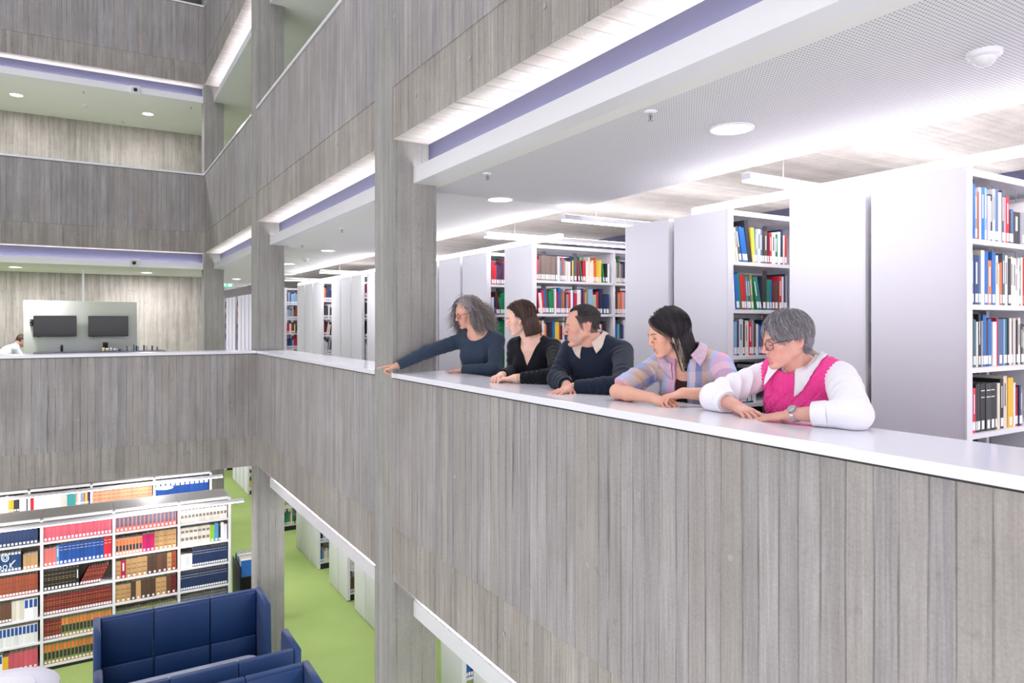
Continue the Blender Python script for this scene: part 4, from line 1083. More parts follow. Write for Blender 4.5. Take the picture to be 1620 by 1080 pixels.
def grow(H, roots, comb, steps, step, off, grav=0.5, stiff=0.55, g=1.0, wob=0.0, seed=1, curl=None, blocks=(), hug=0.0):
    """hair paths in head-frame coordinates: comb(p) gives a wanted direction; strands slide over the skull"""
    rs = np.random.RandomState(seed); N = len(roots); p = roots.copy(); out = [p.copy()]
    C0 = np.array([-0.014, 0, 0.036]) * g; R0 = np.array([0.094, 0.074, 0.084]) * g
    d = (p - C0) / R0 ** 2; d /= np.linalg.norm(d, axis=1, keepdims=True); nrm0 = d.copy()
    down = H.R.T @ np.array([0, 0, -1.0])
    off = np.broadcast_to(off, (N,)); jit = rs.normal(size=(N, 3)) * wob
    d = d * 0.3 + comb(p, d) + jit
    for i in range(steps):
        w = comb(p, nrm0) + down * grav * (i / steps + 0.3) + jit
        d = d * stiff + w * (1 - stiff); d /= np.maximum(np.linalg.norm(d, axis=1, keepdims=True), 1e-9)
        if hug:
            nn = (p - C0) / (R0 + off[:, None]) ** 2; nl = np.linalg.norm((p - C0) / (R0 + off[:, None]), axis=1); nn /= np.linalg.norm(nn, axis=1, keepdims=True)
            dn = (d * nn).sum(1); k_ = hug * (dn > 0) * (nl < 1.12) * (p[:, 2] > -0.03 * g)
            d = d - nn * (dn * k_)[:, None]; d /= np.maximum(np.linalg.norm(d, axis=1, keepdims=True), 1e-9)
        p = p + d * step
        for (c, r) in [(C0, R0)] + list(blocks):
            rr2 = r + off[:, None] * min(1.0, (i + 1) / 3.0)
            q = (p - c) / rr2; l = np.linalg.norm(q, axis=1, keepdims=True); m = l[:, 0] < 1.0
            p[m] = c + (q / np.maximum(l, 1e-6) * rr2)[m]
        out.append(p.copy())
    P = np.stack(out, axis=1)
    if curl is not None:
        amp, turns = curl; M = P.shape[1]; t = np.linspace(0, 1, M)[None, :]
        ph = rs.uniform(0, 6.28, (N, 1)); tn = turns * rs.uniform(0.75, 1.3, (N, 1)); am = amp * rs.uniform(0.6, 1.3, (N, 1)) * np.clip(t * 5, 0, 1)
        e1 = unit(np.array([1, 0.3, 0.1])); e2 = unit(np.cross([0, 0, 1.0], e1))
        P = P + (np.cos(ph + 6.28 * tn * t) * am)[..., None] * e1 + (np.sin(ph + 6.28 * tn * t) * am)[..., None] * e2
    return P
def to_world(H, P): return P @ H.R.T + H.o
def scalp(N, seed, g, keep):
    rs = np.random.RandomState(seed); out = []
    C0 = np.array([-0.014, 0, 0.036]) * g; R0 = np.array([0.094, 0.074, 0.084]) * g
    while len(out) < N:
        v = rs.normal(size=(4000, 3)); v /= np.linalg.norm(v, axis=1, keepdims=True)
        p = C0 + v * R0 * 0.985
        out.extend(list(p[keep(p / g)]))
    return np.array(out[:N])

def push_out(F, p, margin, it=6, pull=False):
    """moves a point out of a sculpted volume"""
    p = np.array(p, float)
    for _ in range(it):
        q = (p - F.lo) / F.res; i = np.round(q).astype(int)
        if np.any(i < 1) or np.any(i >= F.n - 1): return p
        d = float(F.D[i[0], i[1], i[2]])
        if d >= margin and not (pull and margin + 0.0006 < d < 0.03): return p
        gr = np.array([float(F.D[i[0] + 1, i[1], i[2]] - F.D[i[0] - 1, i[1], i[2]]), float(F.D[i[0], i[1] + 1, i[2]] - F.D[i[0], i[1] - 1, i[2]]), float(F.D[i[0], i[1], i[2] + 1] - F.D[i[0], i[1], i[2] - 1])])
        n_ = np.linalg.norm(gr)
        if n_ < 1e-9: return p
        p = p + gr / n_ * max(min(margin - d, 0.02), -0.01)
    return p
# ---------------------------------------------------------------- people
HEAD_SHAPE_EAR = -0.02
def dir_at(px):
    d = ray(px, 511); v = np.array([d.x, d.y]); return v / np.linalg.norm(v)
def facing_los(px, psi):
    d = dir_at(px); a = math.radians(psi)
    return np.array([*(math.cos(a) * -d + math.sin(a) * np.array([-d[1], d[0]])), 0.0])
def facing_cam(phi):
    a = math.radians(phi); Fv = np.array([SY, CY, 0]); Rv = np.array([CY, -SY, 0])
    return math.cos(a) * -Fv + math.sin(a) * -Rv
ZV = np.array([0, 0, 1.0])
def torso_frame(o, f, lean):
    a = math.radians(lean); return Frame(o, f * math.cos(a) - ZV * math.sin(a), ZV * math.cos(a) + f * math.sin(a))
def head_frame(o, f, pitch, roll=0.0):
    a = math.radians(pitch); fr = Frame(o, f * math.cos(a) + ZV * math.sin(a), ZV * math.cos(a) - f * math.sin(a))
    r = math.radians(roll); fr.R = fr.R @ rot_x(r); fr.x, fr.y, fr.z = fr.R[:, 0], fr.R[:, 1], fr.R[:, 2]
    return fr
def torso_vol(F, T, g, off, male=False, belly=True, bust=True):
    w = 1.12 if male else 1.0
    e = lambda c, r, k=0.03: F.ell(tuple(v * g for v in c), tuple(v * g + off for v in r), T, k)
    c = lambda a, b, ra, rb, k=0.03: F.cap(tuple(v * g for v in a), tuple(v * g for v in b), ra * g + off, rb * g + off, T, k)
    e((-0.015, 0, -0.13), (0.098 * w, 0.150 * w, 0.13))
    for y in (-1, 1):
        c((-0.012, 0.02 * y, -0.008), (-0.012, 0.148 * w * y, -0.052), 0.046 * w, 0.047 * w, 0.03)
        c((0.035, 0.03 * y, -0.06), (0.02, 0.12 * w * y, -0.075), 0.045, 0.045, 0.03)
        if not male and bust: e((0.062, 0.068 * y, -0.165), (0.055, 0.062, 0.062), 0.035)
        if male: e((0.055, 0.07 * y, -0.13), (0.05, 0.075, 0.06), 0.035)
    if belly:
        c((-0.01, 0, -0.20), (-0.015, 0, -0.44), 0.118 * w, 0.125 * w, 0.05)
        c((-0.01, -0.05, -0.22), (-0.015, -0.06, -0.46), 0.095, 0.112, 0.05); c((-0.01, 0.05, -0.22), (-0.015, 0.06, -0.46), 0.095, 0.112, 0.05)
def sculpt_skin(P):
    T, H, g = P['T'], P['H'], P['g']; res = P['res']; male = P.get('male', False)
    pts = [H.w((0, 0, 0.14 * g)), H.w((0.13 * g, 0, 0)), H.w((-0.13 * g, 0, 0)), T.w((0, 0, -0.42)), T.w((-.15, 0, -0.42)), T.w((.15, 0, -0.4))]
    for a in P['arms']: pts += [a['S'], a['E'], a['W'], a['W'] + unit(a['dir']) * 0.2]
    pts = np.array(pts); lo, hi = pts.min(0) - 0.10, pts.max(0) + 0.10
    F = Field(lo, hi, res); spots = []
    torso_vol(F, T, g, -0.004, male)
    nb, nt = T.w((-0.012 * g, 0, -0.03)), H.w((-0.030 * g, 0, -0.045 * g))
    nr = 0.056 if male else 0.046
    F.cap(nb, nt, nr * 1.08 * g, nr * g, WORLD, 0.022)
    F.cap(T.w((0.012, 0, -0.04)), H.w((0.02 * g, 0, -0.075 * g)), nr * 0.75 * g, nr * 0.62 * g, WORLD, 0.022)
    for y in (-1, 1): F.cap(H.w((-0.03 * g, 0.05 * y * g, -0.03 * g)), T.w((0.045, 0.012 * y, -0.05)), 0.011, 0.009, WORLD, 0.02)
    head_volumes(F, H, g, 1.08 if male else 1.0)
    for a in P['arms']:
        F.cap(a['S'], a['E'], 0.044 * g, 0.037 * g, WORLD, 0.02)
        mid = npv(a['E']) * 0.68 + npv(a['W']) * 0.32
        F.cap(a['E'], mid, 0.036 * g, 0.036 * g, WORLD, 0.015); F.cap(mid, a['W'], 0.036 * g, 0.0235 * g, WORLD, 0.015)
        hand_volumes(F, a['W'], a['dir'], a['back'], a['side'], a.get('curl', (10, 15, 8)), a.get('spread', 5), a.get('hg', 0.95 * g), a.get('thumb', (25, 10)), a.get('curls'), spots)
    P['F'] = F
    V, Q = F.mesh()
    # complexion
    base = lin(P['skin']); C = np.tile(base, (len(V), 1))
    L = (V - H.o) @ H.R / g
    def dab(c, r, col, s_):
        d2 = ((L - np.array(c)) ** 2).sum(1) / r ** 2; w_ = (np.exp(-d2) * s_)[:, None]; C[:] = C * (1 - w_) + lin(col) * w_
    for y in (-1, 1):
        dab((0.066, 0.042 * y, -0.032), 0.022, P['blush'], 0.55); dab((-0.02, 0.074 * y, -0.004), 0.022, P['blush'], 0.6)
        dab((0.088, 0.031 * y, 0.004), 0.011, P.get('lid', P['blush']), 0.45)
        if P.get('beard'): dab((0.05, 0.04 * y, -0.075), 0.03, (196, 160, 148), 0.5)
    dab((0.112, 0, -0.03), 0.014, P['blush'], 0.6)
    if P.get('beard'): dab((0.085, 0, -0.085), 0.024, (196, 160, 148), 0.5)
    for a, b, r in (((0.0935, 0.0035), (0.0800, 0.0225), 0), ):
        pass
    lip = np.full(len(V), 9.0)
    for y in (-1, 1):
        for p0, p1 in (((0.0950, 0.0, -0.0585), (0.0805, 0.0220 * y, -0.0635)), ((0.0940, 0.0, -0.0690), (0.0805, 0.0205 * y, -0.0645))):
            p0, p1 = np.array(p0), np.array(p1); ba = p1 - p0; h = np.clip(((L - p0) @ ba) / ba.dot(ba), 0, 1)
            lip = np.minimum(lip, np.linalg.norm(L - p0 - h[:, None] * ba, axis=1) / (0.0058 - 0.003 * h))
    w_ = np.clip(1.35 - lip, 0, 1)[:, None] * P.get('lipw', 0.8); C = C * (1 - w_) + lin(P['lips']) * w_
    if P.get('stubble') is not None:      # closely cropped sides of the hair
        P['stubble'](L, C)
    for p, r, col, s_ in spots:
        d2 = ((V - p) ** 2).sum(1) / r ** 2; w_ = (np.exp(-d2) * s_)[:, None]; C = C * (1 - w_) + col * w_
    return V, Q, C
def eyes(P, e):
    H, g = P['H'], P['g']
    for y, nm in ((1, 'left'), (-1, 'right')):
        c = H.w(np.array((0.0768, 0.031 * y, -0.0005)) * g)
        m = MB(); r = 0.0128 * g
        gz = unit(H.d(P.get('gaze', (1, 0, -0.25)))); fr = Frame(c, gz, (0, 0, 1))
        rings = []; 
        prof = [(0.0, 0), (0.22, 0), (0.23, 1), (0.46, 1), (0.47, 2), (0.9, 2), (1.4, 2), (2.0, 2), (3.14, 2)]
        n = 20
        for a, _ in prof: rings.append([fr.w((r * math.cos(a), r * math.sin(a) * math.cos(2 * math.pi * k / n), r * math.sin(a) * math.sin(2 * math.pi * k / n))) for k in range(n)])
        for i in range(len(rings) - 1): m.loft([rings[i], rings[i + 1]], False, False, max(prof[i][1], prof[i + 1][1]) if prof[i][1] == prof[i + 1][1] else prof[i + 1][1], True)
        m.build('eye', [plain('pupil', srgb(20, 16, 16), 0.15), plain('iris_' + P['iris'], srgb(*{'brown': (84, 56, 38), 'blue': (96, 120, 140), 'green': (98, 104, 78)}[P['iris']]), 0.2), plain('eye_white', srgb(232, 226, 224), 0.2)], e)
        # lash line and lid crease
        s_ = lambda *p: H.w(np.array(p) * g)
        up = [(0.0860, 0.0165, -0.0042), (0.0893, 0.0220, -0.0020), (0.0905, 0.0285, -0.0012), (0.0897, 0.0350, -0.0016), (0.0868, 0.0410, -0.0034), (0.0825, 0.0470, -0.0058)]
        m = MB().tube([s_(x, yy * y, z - P.get('lid_drop', 0.0)) for x, yy, z in up], [0.0004 * g] + [P.get('lash', 0.0010) * g] * 4 + [0.0005 * g], 5)
        m.build('eyelashes', plain('lash_' + P['brow_name'], srgb(*P['lash_col']), 0.6), e)
def brow(P, e):
    H, g = P['H'], P['g']; rs = np.random.RandomState(4)
    for y in (1, -1):
        N = 46; t = rs.uniform(0, 1, N)
        base = np.stack([0.0925 - 0.0145 * t ** 2, (0.012 + 0.037 * t) * y, 0.0185 + 0.0058 * np.sin(t * 2.2) - 0.004 * t + rs.uniform(-0.0018, 0.0018, N)], axis=1)
        d = np.stack([-0.25 * t, np.full(N, 0.9 * y), 0.35 - 0.8 * t], axis=1); d /= np.linalg.norm(d, axis=1, keepdims=True)
        base = np.array([(H.R.T @ (push_out(P['F'], H.w(b * g + np.array([0.004, 0, 0])), 0.0007, 8, True) - H.o)) / g for b in base]) if P.get('F') is not None else base
        P3 = base[:, None, :] + d[:, None, :] * (np.linspace(-0.5, 0.5, 4) * 0.009)[None, :, None]
        strands('eyebrow', to_world(H, P3 * g), 0.0006 * g * P.get('brow_w', 1.0), np.tile(lin(P['brow_col']), (N, 1)), M_hair, e)
def legs(P, e, mat, shoe):
    T, g = P['T'], P['g']; f = unit(np.array([T.x[0], T.x[1], 0])); lft = np.cross(ZV, f)
    hip = T.w((-0.02, 0, -0.47)); hip[2] = max(hip[2], 0.80)
    pts = np.array([hip, [hip[0], hip[1], 0]]); F = Field(pts.min(0) - 0.35, pts.max(0) + 0.35, 0.011)
    F.ell(hip, (0.125, 0.17, 0.12), Frame((0, 0, 0), f, ZV).sub((0, 0, 0), np.eye(3)) if False else Frame(hip - 0 * hip, f, ZV).sub((0, 0, 0), np.eye(3)) if False else WORLD, 0.05) if False else None
    Hf = Frame(hip, f, ZV)
    F.ell((-0.01, 0, 0), (0.125, 0.165, 0.11), Hf, 0.05)
    for y in (-1, 1):
        k_ = np.array([0.02, 0.095 * y, -hip[2] * 0.46]); a_ = np.array([-0.03, 0.10 * y, -hip[2] + 0.09])
        F.cap((0, 0.085 * y, -0.05), k_, 0.088, 0.062, Hf, 0.04); F.cap(k_, a_, 0.060, 0.048, Hf, 0.02)
        m = MB(); base = Hf.w((a_[0], a_[1], 0)); base[2] = 0.0
        rings = []
        for z, sx, sy_, ox in ((0.0, 0.135, 0.046, 0.05), (0.02, 0.14, 0.05, 0.05), (0.045, 0.13, 0.046, 0.045), (0.075, 0.085, 0.042, 0.01), (0.12, 0.05, 0.044, -0.01)):
            rings.append([base + f * (ox + sx * math.cos(t)) + lft * sy_ * math.sin(t) + ZV * (z + 0.001) for t in [2 * math.pi * i / 16 for i in range(16)]])
        m.loft(rings).build('shoe', shoe, e)
    V, Q = F.mesh(); np_mesh('trousers', V, Q, mat, e)
def sleeve(F, a, off, g, end=1.0, r_end=None, k=0.02):
    """fabric around one arm up to the fraction end of the forearm"""
    S, E_, W = npv(a['S']), npv(a['E']), npv(a['W'])
    F.cap(S, E_, 0.050 * g + off, 0.040 * g + off, WORLD, k)
    c = E_ + (W - E_) * end; rr_ = (0.026 * g + off if r_end is None else r_end)
    m_ = E_ * 0.6 + c * 0.4
    F.cap(E_, m_, 0.041 * g + off, 0.038 * g + off * 0.8, WORLD, k); F.cap(m_, c, 0.038 * g + off * 0.8, rr_, WORLD, 0.01)
    u = unit(W - E_); fr = Frame(c, u, (0, 0, 1) if abs(u[2]) < 0.9 else (1, 0, 0))
    lo = c - 0.07; hi = c + 0.07
    F.fn(lo, hi, lambda x, y, z: np.maximum(-x, np.sqrt(x * x + y * y + z * z) - 0.065), 0.0, 'sub', fr)
def finish(F): return F.mesh()
def flat_under(F, z, lo, hi):
    F.fn(lo, hi, lambda x, y, z_: z - z_ + 0 * x, 0.004, 'sub') if False else None
def collar(T, H, e, mat, name='collar', rn=0.058, stand=0.03, fall=0.04, tip=0.05, gap=22, lift=0.0, shift=0.0, open_=0.0, thick=0.0018, field=None):
    """shirt collar: a stand around the neck and a turned-down leaf with two points"""
    m = MB(); n = 72; rows = []
    ax0 = T.w((-0.008 + shift, 0, -0.03 + lift)); ax1 = H.w((-0.025, 0, -0.07)); u = unit(ax1 - ax0)
    u = unit(u * 0.6 + T.z * 0.4); fr = Frame(ax0, T.x, u)
    f2 = Frame(ax0, fr.x, fr.z)
    cols_ = []
    for i in range(n + 1):
        a = math.radians(gap + (360 - 2 * gap) * i / n)          # 0 = front
        c_, s_ = math.cos(a), math.sin(a); fz = (1 + c_) / 2        # 1 at the front
        ang = gap + (360 - 2 * gap) * i / n; sd = min(ang, 360 - ang) - gap
        w = max(0.0, 1.0 - sd / 62.0)
        drop = 0.034 * fz ** 1.5
        r0 = rn + open_ * fz
        def PT(r, z, dx=0.0, dy=0.0): return np.array([r * c_ * 1.05 + dx, r * s_ * 1.08 + dy, z])
        sg = 1.0 if i < n / 2 else -1.0
        st_ = [PT(r0 * 1.08, stand * 0.05 - drop - 0.005), PT(r0 * 1.03, stand * 0.6 - drop), PT(r0, stand - drop), PT(r0 + 0.004, stand + 0.002 - drop)]
        fold, edge = PT(r0 + 0.007, stand - 0.001 - drop), PT(r0 + 0.024, stand - fall - drop - tip * 0.60 * w, tip * 0.55 * w, sg * tip * 0.42 * w)
        lf = [fold + (edge - fold) * t + np.array([0.004 * math.sin(math.pi * t) * c_, 0.004 * math.sin(math.pi * t) * s_, 0]) for t in (0, 0.15, 0.32, 0.5, 0.68, 0.85, 1.0)]
        col = [f2.w(p) for p in st_]
        for p in lf:
            q_ = f2.w(p)
            if field is not None: q_ = march(field, q_, f2.d(unit((max(c_, 0.0) * 1.0 + 0.05, s_ * 0.12, 0.85))), 0.0055)
            col.append(q_)
        cols_.append(col)
    vs = [p for c in cols_ for p in c]; k = 11
    m.add(vs, [(i * k + j, i * k + j + 1, (i + 1) * k + j + 1, (i + 1) * k + j) for i in range(n) for j in range(k - 1)], 0, True)
    o = m.build(name, mat, e); md = o.modifiers.new('thickness', 'SOLIDIFY'); md.thickness = thick; md.offset = 0
    return o, f2
def march(F, p, d, margin, step=0.0015, n=60):
    """slides a point along one direction until it clears a garment"""
    p = np.array(p, float)
    for _ in range(n):
        i = np.round((p - F.lo) / F.res).astype(int)
        if np.any(i < 0) or np.any(i >= F.n) or F.D[i[0], i[1], i[2]] >= margin: return p
        p = p + d * step
    return p
def glasses(P, e, col, rx=0.0235, rz=0.018, lens=True):
    H, g = P['H'], P['g']; s_ = lambda *p: H.w(np.array(p) * g)
    fm = plain('spectacle_frame_' + P['brow_name'], srgb(*col), 0.25)
    m = MB()
    for y in (1, -1):
        cx, cy, cz = 0.1005, 0.0325 * y, -0.004; pts = []
        for k in range(24):
            a = 2 * math.pi * k / 24; px, pz = math.cos(a), math.sin(a)
            px = math.copysign(abs(px) ** 0.8, px); pz = math.copysign(abs(pz) ** 0.8, pz)
            pts.append(s_(cx - 0.10 * abs(cy + rx * px) ** 1 - 0.004 * (px * y > 0) * px * px, cy + rx * px, cz + rz * pz))
        m.tube(pts, 0.0015 * g, 6, closed=True)
        m.tube([s_(0.094, (0.0325 + rx) * y, 0.004), s_(0.080, 0.0705 * y, 0.006), s_(0.02, 0.078 * y, 0.007), s_(-0.022, 0.0775 * y, 0.004), s_(-0.040, 0.075 * y, -0.014)], 0.0014 * g, 6)
    m.tube([s_(0.0985, 0.0095, 0.0), s_(0.1015, 0.0, 0.003), s_(0.0985, -0.0095, 0.0)], 0.0015 * g, 6)
    gl = m.build('glasses', fm, e)
    if lens:
        gm = bpy.data.materials.get('spectacle_lens')
        if gm is None:
            q = NT('spectacle_lens'); gm = q.mat; tr = q.n('BsdfTransparent'); gs = q.n('BsdfGlossy'); gs.inputs['Roughness'].default_value = 0.03
            mx = q.n('MixShader'); mx.inputs[0].default_value = 0.12; q.link(tr.outputs[0], mx.inputs[1]); q.link(gs.outputs[0], mx.inputs[2])
            q.link(mx.outputs[0], q.nt.nodes['Material Output'].inputs['Surface'])
        for y in (1, -1):
            m = MB(); ring = [s_(0.1005 - 0.10 * abs(0.0325 * y + rx * 0.96 * math.cos(a)), 0.0325 * y + rx * 0.96 * math.cos(a), -0.004 + rz * 0.96 * math.sin(a)) for a in [2 * math.pi * k / 20 for k in range(20)]]
            m.add(ring, [tuple(range(20))]); o = m.build('lens', gm, gl)
    return gl
def arm(side, S, E_, W, dirv, back, **kw): return dict(side=side, S=npv(S), E=npv(E_), W=npv(W), dir=npv(dirv), back=npv(back), **kw)
def person(px, y_, X, psi, pitch, tpx, ty, TX, phi, lean, g, skin, blush, lips, label, roll=0, res=0.0022, **kw):
    P = dict(kw); P['g'] = g; P['res'] = res
    P['H'] = head_frame(npv(on_x(px, y_, X)), facing_los(px, psi), pitch, roll)
    P['T'] = torso_frame(npv(on_x(tpx, ty, TX)), facing_cam(phi), lean)
    P['skin'], P['blush'], P['lips'] = skin, blush, lips
    e = empty('person', (P['T'].o[0] + 0.2, P['T'].o[1], 0.0), 0, label, 'person')
    P['e'] = e
    return P, e
def reparent(e):
    """keep world placement of parts built in world coordinates"""
    for ch in e.children:
        ch.matrix_parent_inverse = Matrix.Translation(-e.location)
def shoulder(P, y, w=0.158, z=-0.058, x=-0.012): return P['T'].w((x, w * y * P['g'], z))
M_denim = plain('dark_trousers', srgb(38, 42, 56), 0.8, noise=0.1, nscale=90)
M_shoe = plain('black_shoes', srgb(26, 26, 28), 0.5)
M_beige_tr = plain('grey_trousers', srgb(92, 92, 100), 0.8, noise=0.08, nscale=90)
CZ = 1.08

def patch(field, fr, y0, y1, z0, z1, name, mat, e, margin=0.003, n=8):
    """a flat piece of cloth laid on a garment"""
    m = MB(); vs = [march(field, fr.w((-0.06, y0 + (y1 - y0) * i / n, z0 + (z1 - z0) * j / n)), fr.x, margin, 0.001, 160) for i in range(n + 1) for j in range(n + 1)]
    m.add(vs, [(i * (n + 1) + j, i * (n + 1) + j + 1, (i + 1) * (n + 1) + j + 1, (i + 1) * (n + 1) + j) for i in range(n) for j in range(n)], 0, True)
    o = m.build(name, mat, e); md = o.modifiers.new('thickness', 'SOLIDIFY'); md.thickness = 0.0014; md.offset = 0
    return o
# ============ woman with curly grey hair, pointing
P, e = person(740, 495, 2.47, 68, -16, 756, 527, 2.50, 26, 14, 0.95, (216, 168, 147), (214, 130, 118), (172, 84, 84),
    'woman with curly grey hair and glasses in slate-blue sweater, pointing over the parapet', res=0.0024, iris='brown', brow_name='grey', lash_col=(70, 52, 48), brow_col=(120, 104, 98), gaze=(1, 0.1, -0.3))
A = P
SR, SL = shoulder(P, -1), shoulder(P, 1)
wr = npv(on_x(629, 578, 1.95))
arR = arm('R', SR, npv(on_x(676, 556, 2.17)) + np.array([0, 0, 0.0]), wr, npv(on_x(596, 582, 1.80)) - wr, (0.25, 0.15, 0.95), curls=[(4, 4, 2), (62, 72, 40), (68, 78, 45), (70, 78, 45)], spread=3, thumb=(8, 20))
arL = arm('L', SL, (2.50, 4.38, 1.115), (2.375, 4.62, 1.105), (-0.25, 0.30, -0.045), (-0.05, 0.05, 1), curls=[(6, 10, 6), (6, 12, 6), (8, 12, 8), (8, 12, 8)], spread=5, thumb=(28, 10))
P['arms'] = [arR, arL]
V, Q, C = sculpt_skin(P); col_mesh('body', V, Q, C, M_skin, e)
eyes(P, e); brow(P, e); glasses(P, e, (40, 30, 34))
def bounds(P, pad=0.12, low=-0.42):
    pts = [P['T'].w((0, 0, 0.06)), P['T'].w((-.12, 0, low)), P['T'].w((.12, 0, low))]
    for a in P['arms']: pts += [a['S'], a['E'], a['W']]
    pts = np.array(pts); return pts.min(0) - pad, pts.max(0) + pad
M_slate = knit('slate_blue_knit', srgb(50, 63, 80), 380)
F = Field(*bounds(P), 0.0042)
torso_vol(F, P['T'], P['g'], 0.010)
for a in P['arms']: sleeve(F, a, 0.011, P['g'], 0.97)
F.displace(lambda p: wrinkles(p, arR['S'], arR['E'], 0.006, 0.05, 1, 0.1) + wrinkles(p, arR['E'], arR['W'], 0.005, 0.035, 2) + wrinkles(p, arL['S'], arL['E'], 0.006, 0.045, 3) + wrinkles(p, arL['E'], arL['W'], 0.005, 0.035, 4) + 0.0035 * snoise(p, 16, 3))
T = P['T']
F.ell((0.022, 0, 0.040), (0.112, 0.096, 0.090), T, 0.004, 'sub')
V, Q = F.mesh(); np_mesh('sweater', V, Q, M_slate, e)
legs(P, e, M_denim, M_shoe)
# curls
H, g = P['H'], P['g']
keepA = lambda p: ~((p[:, 0] > 0.045) & (p[:, 2] < 0.088)) & ~((p[:, 0] > 0.012) & (p[:, 2] < 0.03) & (p[:, 1] > 0)) & ~((p[:, 0] > 0.015) & (p[:, 2] < 0.075) & (p[:, 1] > 0)) & ~((p[:, 0] > 0.03) & (p[:, 2] < 0.01)) & (p[:, 2] > -0.042)
rt = scalp(4200, 3, g, keepA)
def combA(p, n):
    d = n * 0.42; d[:, 2] += 0.0; d[:, 0] += np.where(p[:, 1] < 0, 0.06, -0.16); d[:, 1] += np.sign(p[:, 1]) * 0.30
    return d
rs = np.random.RandomState(8)
ln = rs.uniform(0.55, 1.0, (len(rt), 1)) * (0.0064 * g)
pa = grow(H, rt, combA, 31, ln, 0.020, grav=1.3, hug=0.62, stiff=0.72, g=g, wob=0.22, seed=5, curl=(0.0060, 6.0), blocks=[(np.array([0.052, 0, -0.03]) * g, np.array([0.05, 0.060, 0.09]) * g), (np.array([-0.045, 0, -0.03]) * g, np.array([0.085, 0.100, 0.11]) * g)])
ok_ = ~((pa[:, :, 0] / g > 0.042) & (pa[:, :, 2] / g < 0.048) & (pa[:, :, 1] / g > -0.03)).any(axis=1); pa, rt = pa[ok_], rt[ok_]
shade = rs.uniform(0, 1, len(rt)); cg = np.array([lin((120, 114, 116)), lin((174, 170, 174)), lin((84, 78, 80)), lin((170, 152, 138)), lin((208, 206, 212))])
front = (rt[:, 0] / g > 0.02) & (rt[:, 2] / g > 0.05)
ci = np.where(front & (shade > 0.35), 4, np.where(shade < 0.3, 0, np.where(shade < 0.45, 2, np.where(shade < 0.78, 1, 3))))
strands('curly_hair', to_world(H, pa), 0.0011, cg[ci], M_hair, e, n=3, taper=0.6)
F = Field(H.o - 0.22, H.o + 0.22, 0.005)
F.ell((-0.028 * g, 0, 0.026 * g), (0.092 * g, 0.088 * g, 0.092 * g), H, 0.02); F.ell((-0.055 * g, 0, -0.045 * g), (0.072 * g, 0.108 * g, 0.085 * g), H, 0.03)
F.displace(lambda p: 0.010 * snoise(p, 70, 3, 2), 0.03)
F.ell((0.085 * g, 0, -0.015 * g), (0.070 * g, 0.062 * g, 0.105 * g), H, 0.01, 'sub')
V, Q = F.mesh(); col_mesh('hair_mass', V, Q, np.tile(lin((104, 98, 100)), (len(V), 1)), M_hair, e)
reparent(e)

# ============ young woman with a brown bob and black V-neck
P, e = person(823, 503, 2.44, 80, -14, 842, 537, 2.50, 34, 16, 0.94, (230, 188, 170), (228, 158, 148), (196, 112, 112),
    'young woman with straight brown bob and black V-neck sweater, hands clasped on the coping', res=0.0022, iris='brown', brow_name='dark', lash_col=(34, 24, 24), brow_col=(52, 36, 32), brow_w=1.3, gaze=(1, 0.0, -0.35))
B = P; SR, SL = shoulder(P, -1), shoulder(P, 1)
arL = arm('L', SL, (2.42, 3.47, 1.13), (2.245, 3.68, 1.112), (-0.09, 0.11, -0.012), (0.0, 0.10, 1), curls=[(22, 34, 20), (26, 36, 22), (28, 38, 22), (30, 38, 22)], spread=3, thumb=(20, 14))
arR = arm('R', SR, (2.44, 4.00, 1.125), (2.235, 3.83, 1.118), (-0.11, -0.075, -0.01), (0.1, 0.2, 1), curls=[(30, 46, 28), (32, 50, 30), (34, 52, 30), (36, 52, 30)], spread=3, thumb=(15, 25))
P['arms'] = [arR, arL]
V, Q, C = sculpt_skin(P); col_mesh('body', V, Q, C, M_skin, e); eyes(P, e); brow(P, e)
M_velvet = knit('black_velvet', srgb(15, 18, 27), 300, 0.12)
F = Field(*bounds(P), 0.0042); torso_vol(F, P['T'], P['g'], 0.010)
for a in P['arms']: sleeve(F, a, 0.012, P['g'], 0.84)
F.displace(lambda p: wrinkles(p, arR['S'], arR['E'], 0.006, 0.05, 11, 0.1) + wrinkles(p, arR['E'], arR['W'], 0.005, 0.035, 12) + wrinkles(p, arL['S'], arL['E'], 0.007, 0.045, 13) + wrinkles(p, arL['E'], arL['W'], 0.006, 0.035, 14) + 0.004 * snoise(p, 16, 13))
T = P['T']
F.cap(T.w((-0.01, 0, -0.02)), T.w((0.03, 0, 0.12)), 0.064, 0.10, WORLD, 0.005, 'sub')
F.fn(T.o - 0.25, T.o + 0.25, lambda x, y, z: np.maximum(np.maximum(np.abs(y) * 0.88 - (z + 0.150) * 0.46, 0.02 - x), z - 0.1), 0.003, 'sub', T)
V, Q = F.mesh(); np_mesh('v_neck_sweater', V, Q, M_velvet, e); legs(P, e, M_denim, M_shoe)
MB().lathe([(0.0245, -0.006), (0.0275, -0.004), (0.0275, 0.004), (0.0245, 0.006)], n=20, M=Frame(arL['W'] * 0.90 + arL['E'] * 0.10, arL['W'] - arL['E'], ZV).mat() @ Matrix.Rotation(math.pi / 2, 4, 'Y')).build('bracelet', plain('tan_leather_band', srgb(206, 176, 120), 0.5), e, label='narrow tan wristband')
